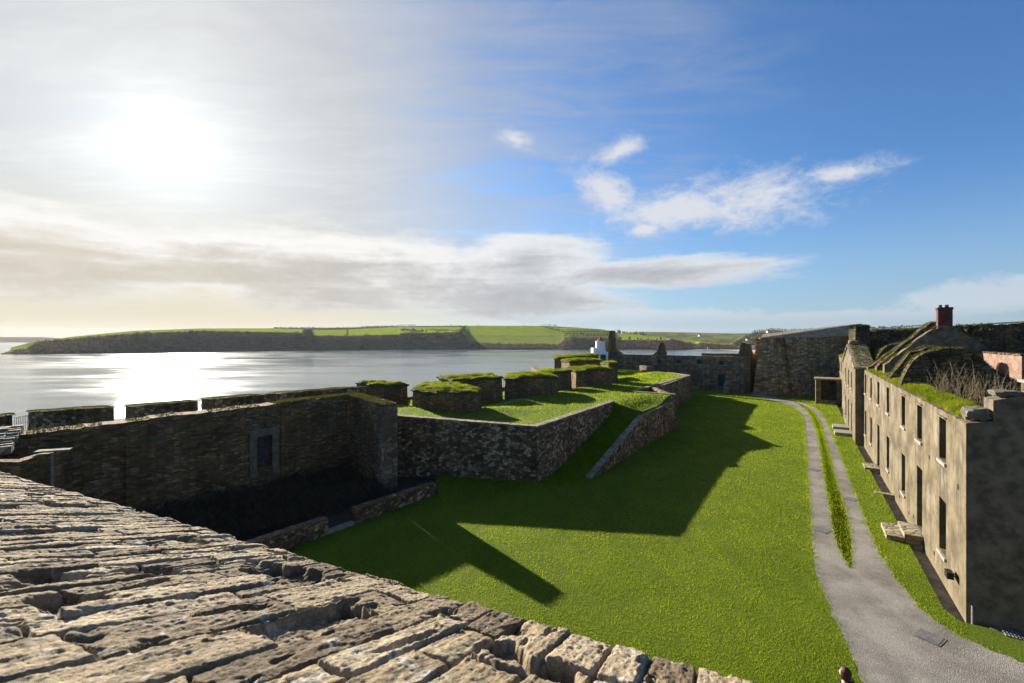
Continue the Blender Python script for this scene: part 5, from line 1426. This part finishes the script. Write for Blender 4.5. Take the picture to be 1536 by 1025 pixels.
# the land up the estuary, two ranges, and the wooded slope on the right
def colB(PX, y, T):
    n = fbm(PX*0.03, y*0.35, 5.0, 3)[..., None]; n2 = fbm(PX*0.05+7, y*0.5, 6.0, 3)[..., None]
    c = np.where(n > 0.0, FIELD*0.55, HEDGE*1.8); return np.where(n2 > 0.22, np.array([0.13, 0.10, 0.06]), c)
findB = shore('estuary_hills', 860, 1320, 240, [(860, 520.5), (1320, 520.5)], [(860, 500), (925, 499.6), (960, 497.8), (1000, 498.2), (1050, 499.4), (1100, 500.4), (1140, 500.2), (1200, 498), (1320, 494)], lambda PX, T: (T**0.75, T), colB, 1100, 3.0, nr=40)
def colC(PX, y, T):
    n = fbm(PX*0.06, y*0.35, 15.0, 4)[..., None]
    return np.where(n > 0.16, FIELD2*0.7, SCRUB*(1.05+0.6*n))
findC = shore('wooded_slope', 1085, 2100, 300, [(1085, 523.4), (1125, 525.5), (1300, 529), (2100, 529)], [(1085, 522.4), (1105, 509), (1118, 502.3), (1130, 498.6), (1150, 496.0), (1162, 494.9), (1178, 496.8), (1200, 495.2), (1240, 494.6), (1300, 493.2), (1340, 493), (1400, 490), (1480, 487.5), (1600, 486), (2100, 486)], lambda PX, T: (T**0.7, T), colC, 380, 4.0, nr=40)
# sand spit
pl = [P(x, y, -11.7) for x, y in ((1030, 525.6), (1055, 524.2), (1085, 523.4), (1112, 523.6), (1150, 525.4), (1150, 528.5), (1108, 526.6), (1082, 525.4), (1056, 525.5))]
o = ground_poly('sand_spit', pl, -11.7, M['sand'], skirt=0.6)

def leaf_cloud(mb_pts, n, c, rad, r, flat_=0.8):
    d = r.normal(size=(n, 3)); d /= np.linalg.norm(d, axis=1)[:, None]
    k = rad*r.uniform(0.35, 1.0, n)[:, None]**0.6
    p = d*k; p[:, 2] *= flat_
    mb_pts.append(p+np.array(c))
def leaf_mesh(pts, size, r):
    n = len(pts); a = r.normal(size=(n, 3)); b = r.normal(size=(n, 3))
    a /= np.linalg.norm(a, axis=1)[:, None]; b /= np.linalg.norm(b, axis=1)[:, None]
    s = size*r.uniform(0.6, 1.3, n)[:, None]
    V = np.stack([pts-a*s*.5, pts+a*s*.5, pts+b*s*.8], 1).reshape(-1, 3)
    return mesh_np(V, np.arange(3*n).reshape(-1, 3))
# tree kinds (unit metres), copied to each place
def tree_kind(kind, seed):
    r = np.random.RandomState(seed); P_ = []
    tr = MB()
    if kind == 'round':
        hh = 7.0
        for i in range(9):
            a = r.uniform(0, 6.28); q = r.uniform(0.2, 2.1)
            leaf_cloud(P_, 55, (math.cos(a)*q, math.sin(a)*q, r.uniform(3.0, 6.6)), r.uniform(0.9, 1.6), r)
        tr.tube((0, 0, -1), (0.1, 0, 2.5), 0.32, 0.22, 7)
        for a in (0.4, 2.3, 4.4): tr.tube((0.1, 0, 2.2), (math.cos(a)*1.4, math.sin(a)*1.4, 4.8), 0.17, 0.06, 5)
    elif kind == 'conifer':
        for i in range(8):
            z = 1.4+i*1.15; rad = 2.1*(1-i/9)
            for k in range(5):
                a = k*1.256+i; leaf_cloud(P_, 22, (math.cos(a)*rad*.6, math.sin(a)*rad*.6, z), rad*.6+.15, r, 0.5)
        tr.tube((0, 0, -1), (0, 0, 10.2), 0.26, 0.05, 7)
    else:       # windswept hedge tree
        for i in range(8):
            leaf_cloud(P_, 50, (r.uniform(-2.2, 2.6), r.uniform(-1.2, 1.2), r.uniform(1.6, 3.8)), r.uniform(0.8, 1.3), r, 0.7)
        tr.tube((0, 0, -1), (0.2, 0, 1.8), 0.25, 0.16, 6); tr.tube((0.2, 0, 1.5), (1.5, 0.3, 3.0), 0.13, 0.05, 5); tr.tube((0.2, 0, 1.5), (-1.2, -0.2, 2.8), 0.13, 0.05, 5)
    cm = leaf_mesh(np.concatenate(P_), 0.75, r); cm.materials.append(M['leaf'])
    tm = tr.build('trunk', M['darkbark']); tme = tm.data; bpy.data.objects.remove(tm)
    return cm, tme
KINDS = {k: [tree_kind(k, s) for s in (1, 2)] for k in ('round', 'conifer', 'hedge')}
TR = random.Random(17)
def tree(kind, loc, sc, label, group):
    cm, tm = TR.choice(KINDS[kind])
    t = thing('tree', loc, label, 'tree', group); t.scale = (sc, sc, sc*TR.uniform(0.85, 1.15)); t.rotation_euler = (0, 0, TR.uniform(0, 6.28))
    for n, me in (('crown', cm), ('trunk', tm)):
        o = bpy.data.objects.new(n, me); COL.objects.link(o); o.parent = t
gA = 'trees along the crest of the hill across the water'
def ridge_row(px0, px1, n, kind, sc, label, find=None, table=None, dy=0.3, grp=gA):
    for i in range(n):
        px = px0+(px1-px0)*(i+TR.uniform(0.1, 0.9))/n
        y = np.interp(px, *zip(*(table or ridgeA)))
        tree(kind, (find or findA)(px, y+dy), sc*TR.uniform(0.7, 1.2), label, grp)
ridge_row(410, 472, 40, 'hedge', 0.85, 'low dark hedge tree in the long line left of centre on the far crest')
ridge_row(472, 540, 30, 'hedge', 0.6, 'small hedge tree in the thin line on the far crest above the pale field')
ridge_row(540, 596, 34, 'hedge', 0.85, 'hedge tree in the rising line on the far crest left of the rounded clump')
ridge_row(598, 624, 9, 'round', 0.7, 'rounded dark tree in the small clump on the highest left part of the far crest')
ridge_row(624, 700, 14, 'hedge', 0.5, 'sparse bush on the far crest above the patchy fields')
for px, s, l in ((675, 1.2, 'single dark tree standing on the far crest left of the widest green field'), (717, 1.1, 'single small tree on the skyline above the widest green field'), (785, 1.0, 'single bush on the skyline right of the middle of the widest green field'), (762, 1.2, 'tree standing alone inside the widest green field')):
    tree('round', findA(px, 489 if px != 762 else 493.5), s*0.55, l, None)
ridge_row(811, 836, 10, 'round', 0.62, 'tree in the dark clump at the top right corner of the widest green field')
ridge_row(838, 905, 10, 'hedge', 0.5, 'small bush along the falling crest left of the lighthouse')
for (a, b, ya, yb, n, k, s) in ((812, 842, 490, 497, 8, 'hedge', .85), (842, 850, 497, 512, 5, 'round', .9), (690, 703, 489, 505, 7, 'round', .85), (600, 640, 497, 499, 12, 'round', 1.2), (845, 915, 503, 505, 16, 'round', 1.1), (930, 1000, 511, 511, 7, 'round', 1.25)):
    for i in range(n):
        t = (i+TR.random())/n
        tree(k, findA(a+(b-a)*t, ya+(yb-ya)*t), s*0.7*TR.uniform(.8, 1.3), 'dark tree in the hedgerows between the fields of the far hill', 'hedgerow trees between the far fields')
for i in range(26):
    px = TR.uniform(926, 968); tree('conifer', findA(px, np.interp(px, *zip(*ridgeA))+TR.uniform(-.2, 1.0)), TR.uniform(0.55, 1.0), 'dark conifer in the wood on the crest right of the lighthouse', 'conifers in the wood by the lighthouse')
ridge_row(1128, 1180, 34, 'round', 0.75, 'bare dark tree on the skyline of the wooded slope left of the bastion top', findC, [(1128, 499.0), (1150, 496.2), (1162, 495.1), (1180, 496.8)], 0.4, 'trees on the wooded slope')
ridge_row(1180, 1300, 60, 'round', 0.7, 'dark tree on the skyline just above the bastion parapet', findC, [(1180, 496.6), (1240, 494.6), (1300, 493.2)], 0.3, 'trees on the wooded slope')
ridge_row(1300, 1400, 40, 'round', 0.85, 'dark tree on the skyline between the turret and the chimney', findC, [(1300, 494.5), (1340, 493), (1400, 490)], 0.2, 'trees on the wooded slope')
ridge_row(1430, 1540, 30, 'round', 0.7, 'small dark tree on the skyline right of the chimney', findC, [(1400, 490), (1480, 487.5), (1540, 486.8)], 0.2, 'trees on the wooded slope')
# scrub and woods that read as one mass
def scrub_mass(name, find, px, rows, n, rad, seed, label, mat, size):
    r = np.random.RandomState(seed); P_ = []
    for i in range(n):
        p = r.uniform(*px); lo, hi = rows(p)
        if hi <= lo: continue
        c = find(p, r.uniform(lo, hi)); s = rad*r.uniform(.5, 1.3)
        leaf_cloud(P_, 16, (c[0], c[1], c[2]+s*.3), s, r, 0.75)
    o = finish(name, leaf_mesh(np.concatenate(P_), size, r), M[mat]); tag(o, label, 'scrub', kind='stuff')
scrub_mass('scrub', findA, (20, 1112), lambda p: (np.interp(p, *zip(*scrub_t))+0.6, np.interp(p, *zip(*shoreA))-0.8), 3200, 3.4, 3, 'brown winter scrub covering the steep shore below the far fields', 'bare', 2.0)
scrub_mass('woodland', findC, (1100, 1400), lambda p: (np.interp(p, [1100, 1118, 1130, 1162, 1240, 1400], [514, 505, 501, 498, 497, 491]), 520), 2200, 4.2, 4, 'dark bare woodland on the slope behind the bastion', 'leaf', 2.2)
# houses
def house(find, px, row, w, h, label, roofm='slate'):
    c = find(px, row); t = thing('house', c, label, 'house', 'white houses on the far shores')
    mb = MB(); mb.box((c[0], c[1], c[2]-1), w, w*.6, h+1, 0.2); mb.build('wall', M['white'], t)
    mb = MB(); cx, cy, z = c[0], c[1], c[2]+h; a = w*.54; b = w*.36
    q = [(-a, -b, 0), (a, -b, 0), (a, b, 0), (-a, b, 0), (-a, 0, h*.55), (a, 0, h*.55)]
    ca, sa = math.cos(.2), math.sin(.2); q = [(cx+x*ca-y*sa, cy+x*sa+y*ca, z+k) for x, y, k in q]
    for f in ((0, 1, 5, 4), (2, 3, 4, 5), (0, 4, 3), (1, 2, 5), (3, 2, 1, 0)): mb.poly([q[i] for i in f])
    mb.build('roof', M[roofm], t)
    mb = MB(); mb.box((cx+w*.1, cy-w*.32, c[2]+h*.35), w*.12, 0.3, h*.35, 0.2); mb.build('window', M['dark'], t)
house(findC, 1151, 499.2, 9, 4.0, 'white house high on the wooded slope near its skyline')
house(findC, 1121, 511.5, 9, 4.0, 'white house low on the wooded slope near the water')
house(findA, 932, 500.6, 5, 3.5, 'tiny white cottage beside the conifer wood by the lighthouse')
house(findB, 1050, 505, 16, 6, 'pale farmhouse among the hazy estuary fields')
house(findC, 1321, 494.3, 9, 4.5, 'white house in the trees right of the turret')
house(findC, 1308, 494.6, 8, 4, 'smaller white house partly hidden by the turret')
for i, (px, row, w) in enumerate(((1122, 520, 10), (1128, 521.5, 14), (1135, 520, 9), (1141, 521.5, 12), (1117, 521.5, 8))):
    house(findC, px, row, w, 4.0, ('leftmost low white house of the waterside row', 'longest low white house in the waterside row', 'middle narrow white house in the waterside row', 'white waterside house nearest the bastion', 'white waterside house beside the broken gable')[(1, 2, 3, 4, 0)[i]])
# boat
bx, by = P(1061.5, 530.6, -12)
bt = thing('sailing_boat', (bx, by, -12), 'white sailing boat on the strip of water beyond the roofless range', 'boat')
mb = MB()
hl = [(-3.5, 0), (-2.8, -.9), (0, -1.25), (2.4, -.9), (4, 0), (2.4, .9), (0, 1.25), (-2.8, .9)]
mb.prism([(bx+x, by+y) for x, y in hl], -12.1, -11.1); mb.build('hull', M['white'], bt)
mb = MB(); mb.tube((bx+.4, by, -11.1), (bx+.4, by, -2.2), .09, .05); mb.build('mast', M['white'], bt)
mb = MB(); s1 = [(bx+.3, by-.06, -10.0), (bx-3.1, by-.5, -10.0), (bx+.3, by-.06, -2.6)]; s2 = [(x, y+.05, z) for x, y, z in s1]
mb.poly(s1); mb.poly(s2[::-1])
for i in range(3): mb.poly([s1[i], s1[(i+1) % 3], s2[(i+1) % 3], s2[i]])
mb.build('sail', M['white'], bt)

# ================================================================== SKY
w = bpy.data.worlds.new('World'); SC.world = w; w.use_nodes = True
nt = NT(w.node_tree); bg = w.node_tree.nodes['Background']
BGS = 0.1
bg.inputs['Strength'].default_value = BGS
G = 1.0/(BGS*2**EV)                  # display-linear to background colour
gen = nt.node('ShaderNodeTexCoord').outputs['Generated']
nv = nt.node('ShaderNodeVectorMath', operation='NORMALIZE', i_0=gen).outputs[0]
sky = nt.node('ShaderNodeTexSky', sky_type='NISHITA')
sky.sun_disc = False; sky.sun_elevation = SUN_EL; sky.sun_rotation = SUN_AZ
sky.altitude = 0; sky.air_density = 1.0; sky.dust_density = 1.2; sky.ozone_density = 2.0
sp_ = nt.node('ShaderNodeSeparateXYZ', i_0=nv); X, Y, Z = sp_.outputs
az = nt.m('MULTIPLY', nt.m('ARCTAN2', X, Y), 57.2958); el = nt.m('MULTIPLY', nt.m('ARCSINE', Z), 57.2958)
sd = nt.node('ShaderNodeVectorMath', operation='DOT_PRODUCT', i_0=nv, i_1=tuple(SUN)); cs_ = nt.m('MAXIMUM', sd.outputs['Value'], 0.0)
ang_ = nt.m('MULTIPLY', nt.m('ARCCOSINE', nt.m('MINIMUM', cs_, 0.99999)), 57.2958)       # degrees from the sun
zz = nt.m('ADD', nt.m('MAXIMUM', Z, 0.0), 0.06)
plane = nt.node('ShaderNodeCombineXYZ', i_0=nt.m('DIVIDE', X, zz), i_1=nt.m('DIVIDE', Y, zz), i_2=0.0).outputs[0]
ae = nt.node('ShaderNodeCombineXYZ', i_0=az, i_1=el, i_2=0.0).outputs[0]
def col(c): return tuple(q*G for q in c)
SKYK = 1.0
base = nt.mix(1.0, sky.outputs[0], (0.255*SKYK, 0.42*SKYK, 0.61*SKYK), 'MULTIPLY')
# thin high veil: thick towards the sun, thinning to the right, streaked
stre = nt.noise(nt.map(plane, (0.5, 1.6, 1), rot=(0, 0, 0.6)), 1.7, 10, 0.6, 0.9)
str2 = nt.noise(nt.map(plane, (1.2, 3.4, 1), loc=(2, 5, 0), rot=(0, 0, 0.45)), 2.6, 10, 0.65, 1.0)
sv = nt.m('ADD', nt.m('MULTIPLY', nt.m('SUBTRACT', stre, 0.5), 1.5), nt.m('MULTIPLY', nt.m('SUBTRACT', str2, 0.5), 0.7))
veil = nt.m('ADD', nt.m('MULTIPLY', nt.ss(72, 18, ang_), 1.0), nt.m('MULTIPLY', sv, nt.m('MULTIPLY', nt.ss(85, 38, ang_), nt.m('ADD', 0.35, nt.m('MULTIPLY', nt.ss(14, 34, ang_), 1.3)))))
veil = nt.m('MULTIPLY', nt.ss(-0.05, 1.0, veil), nt.m('ADD', 0.42, nt.m('MULTIPLY', nt.ss(46, 14, ang_), 0.54)))
fw_ = nt.m('ADD', nt.m('MAXIMUM', nt.m('SUBTRACT', 0.87, nt.m('MULTIPLY', ang_, 0.0115)), 0.50), nt.m('MULTIPLY', nt.m('POWER', 2.718, nt.m('MULTIPLY', ang_, -0.33)), 0.55))
fw_ = nt.m('MULTIPLY', fw_, nt.m('ADD', 0.97, nt.m('MULTIPLY', sv, 0.30)))
vcol = nt.node('ShaderNodeVectorMath', operation='SCALE', i_0=nt.mix(nt.ss(8, 40, ang_), col((1.0, 0.995, 0.98)), col((0.93, 0.98, 1.10))), i_Scale=fw_).outputs[0]
c = nt.mix(veil, base, vcol)
# low pale air over the horizon, warm on the sun side
warm = nt.ss(70, 15, nt.m('ABSOLUTE', nt.m('SUBTRACT', az, -45.0)))
hz = nt.mix(warm, col((0.44, 0.58, 0.72)), col((0.76, 0.68, 0.50)))
c = nt.mix(nt.m('MULTIPLY', nt.ss(17.0, 0.5, el), nt.m('ADD', 0.50, nt.m('MULTIPLY', warm, 0.45))), c, hz)
def blob(a0, e0, ra, re, tilt=0.0):
    dx = nt.m('SUBTRACT', az, a0); dy = nt.m('SUBTRACT', nt.m('SUBTRACT', el, e0), nt.m('MULTIPLY', dx, tilt))
    q = nt.m('ADD', nt.m('POWER', nt.m('ABSOLUTE', nt.m('DIVIDE', dx, ra)), 2.0), nt.m('POWER', nt.m('ABSOLUTE', nt.m('DIVIDE', dy, re)), 2.0))
    return nt.m('SUBTRACT', 1.0, nt.m('SQRT', q))
def mx(*a):
    v = a[0]
    for q in a[1:]: v = nt.m('MAXIMUM', v, q)
    return v
n_big = nt.noise(nt.map(ae, (0.075, 0.24, 1)), 1.0, 9, 0.6, 0.5); n_fine = nt.noise(nt.map(ae, (0.26, 0.46, 1), (3, 1, 0)), 1.0, 10, 0.66, 0.5)
n_wisp = nt.noise(nt.map(ae, (0.75, 1.15, 1), (8, 2, 0), (0, 0, 0.15)), 1.0, 9, 0.7, 0.6)
nn = nt.m('ADD', nt.m('ADD', nt.m('MULTIPLY', nt.m('SUBTRACT', n_big, 0.5), 1.2), nt.m('MULTIPLY', nt.m('SUBTRACT', n_fine, 0.5), 1.3)), nt.m('MULTIPLY', nt.m('SUBTRACT', n_wisp, 0.5), 0.95))
# small cumulus on the right
cu = mx(blob(20.0, 14.9, 12, 3.0, 0.0), blob(28.0, 15.1, 11, 3.9, -0.02), blob(12.0, 17.0, 6.2, 3.6, -0.5), blob(36, 16.4, 6.5, 1.5, 0.0), blob(13.2, 21.8, 4.6, 1.7, 0.3), blob(16.2, 13.0, 2.6, 1.0), blob(0.5, 23.6, 3.8, 1.5, -0.15))
cm_ = nt.ss(-0.05, 0.85, nt.m('ADD', cu, nt.m('MULTIPLY', nn, 0.95)))
under = nt.ss(0.2, 0.9, nt.m('ADD', cu, nt.m('MULTIPLY', nn, 0.7)))
c = nt.mix(nt.m('MULTIPLY', cm_, 0.90), c, nt.mix(under, col((0.60, 0.66, 0.77)), col((0.76, 0.77, 0.81))))
# the grey bank over the far shore with its bright upper rim
bank = mx(blob(-22, 7.8, 31, 5.2, 0.0), blob(2, 9.6, 13, 4.0, 0.05), blob(-50, 7.6, 26, 5.0, -0.03), blob(15, 7.7, 19, 2.3, 0.02), blob(2, 5.0, 17, 3.4, 0))
n_str = nt.noise(nt.map(ae, (0.07, 0.62, 1), (1, 4, 0), (0, 0, 0.03)), 1.0, 8, 0.58, 0.4)
nb = nt.m('ADD', nt.m('ADD', nt.m('MULTIPLY', nt.m('SUBTRACT', n_big, 0.5), 1.2), nt.m('MULTIPLY', nt.m('SUBTRACT', n_fine, 0.5), 0.7)), nt.m('ADD', nt.m('MULTIPLY', nt.m('SUBTRACT', n_wisp, 0.5), 0.25), nt.m('MULTIPLY', nt.m('SUBTRACT', n_str, 0.5), 1.0)))
bd = nt.m('ADD', bank, nt.m('MULTIPLY', nb, 0.66))
bm_ = nt.ss(-0.05, 0.40, bd)
core = nt.ss(0.14, 0.90, nt.m('ADD', bank, nt.m('ADD', nt.m('MULTIPLY', nb, 1.15), nt.m('MULTIPLY', nt.m('SUBTRACT', 7.8, el), 0.085))))
near_s = nt.ss(58, 12, ang_)
rim = nt.mix(near_s, col((0.74, 0.77, 0.81)), col((0.98, 0.965, 0.93)))
greyc = nt.mix(nt.ss(-50, 8, az), col((0.62, 0.56, 0.46)), col((0.42, 0.43, 0.46)))
greyc = nt.mix(nt.m('MULTIPLY', nt.ss(0.35, 0.65, n_fine), 0.45), greyc, nt.mix(nt.ss(-50, 8, az), col((0.78, 0.73, 0.63)), col((0.60, 0.61, 0.63))))
c = nt.mix(nt.m('MULTIPLY', bm_, 0.95), c, nt.mix(nt.m('MULTIPLY', core, 0.95), rim, greyc))
# far low puffs over the horizon on the right
lowc = nt.ss(0.12, 0.5, nt.m('ADD', mx(blob(18, 2.4, 24, 1.7), blob(46, 3.6, 7, 2.2), blob(34, 2.2, 14, 1.2)), nt.m('MULTIPLY', nn, 0.8)))
c = nt.mix(nt.m('MULTIPLY', lowc, 0.6), c, nt.mix(nt.ss(1.2, 3.4, el), col((0.40, 0.50, 0.62)), col((0.66, 0.71, 0.77))))
nt.put(bg.inputs['Color'], c)

# ================================================================== AIR
hzb = MB(); hzb.box((0, 0, -15.5), 9400, 9400, 120.0)
hm = bpy.data.materials.new('sea_air'); hm.use_nodes = True
hn = NT(hm.node_tree); hm.node_tree.nodes.remove(hm.node_tree.nodes['Principled BSDF'])
pv_ = hn.node('ShaderNodeVolumePrincipled', i_Color=(0.86, 0.92, 1.0), i_Density=0.00004, i_Anisotropy=0.2)
hn.l.new(pv_.outputs[0], hm.node_tree.nodes['Material Output'].inputs['Volume'])
o = hzb.build('haze', hm); tag(o, 'pale sea air between the fort and the far shores', 'haze', kind='stuff')

# ================================================================== SUN, CAMERA
sl = bpy.data.lights.new('sun', 'SUN'); sl.energy = 5.0; sl.angle = math.radians(0.53); sl.color = (1.0, 0.93, 0.80)
so = bpy.data.objects.new('sun', sl); COL.objects.link(so)
so.rotation_euler = SUN.to_track_quat('Z', 'Y').to_euler()
cam = bpy.data.cameras.new('camera'); co_ = bpy.data.objects.new('camera', cam); COL.objects.link(co_)
cam.sensor_width = 36.0; cam.lens = 36.0*F/1536; cam.clip_start = 0.05; cam.clip_end = 30000
co_.location = (0, 0, H); co_.rotation_euler = (math.radians(90), 0, 0)
cam.shift_y = (HZ-512.5)/1536
cam.dof.use_dof = True; cam.dof.focus_distance = 5.0; cam.dof.aperture_fstop = 4.0
SC.camera = co_
SC.view_settings.view_transform = 'Standard'; SC.view_settings.look = 'None'; SC.view_settings.exposure = EV; SC.view_settings.gamma = 1.0
SC.render.engine = 'CYCLES'
SC.cycles.max_bounces = 6; SC.cycles.diffuse_bounces = 3; SC.cycles.transmission_bounces = 3
SC.cycles.sample_clamp_indirect = 4.0
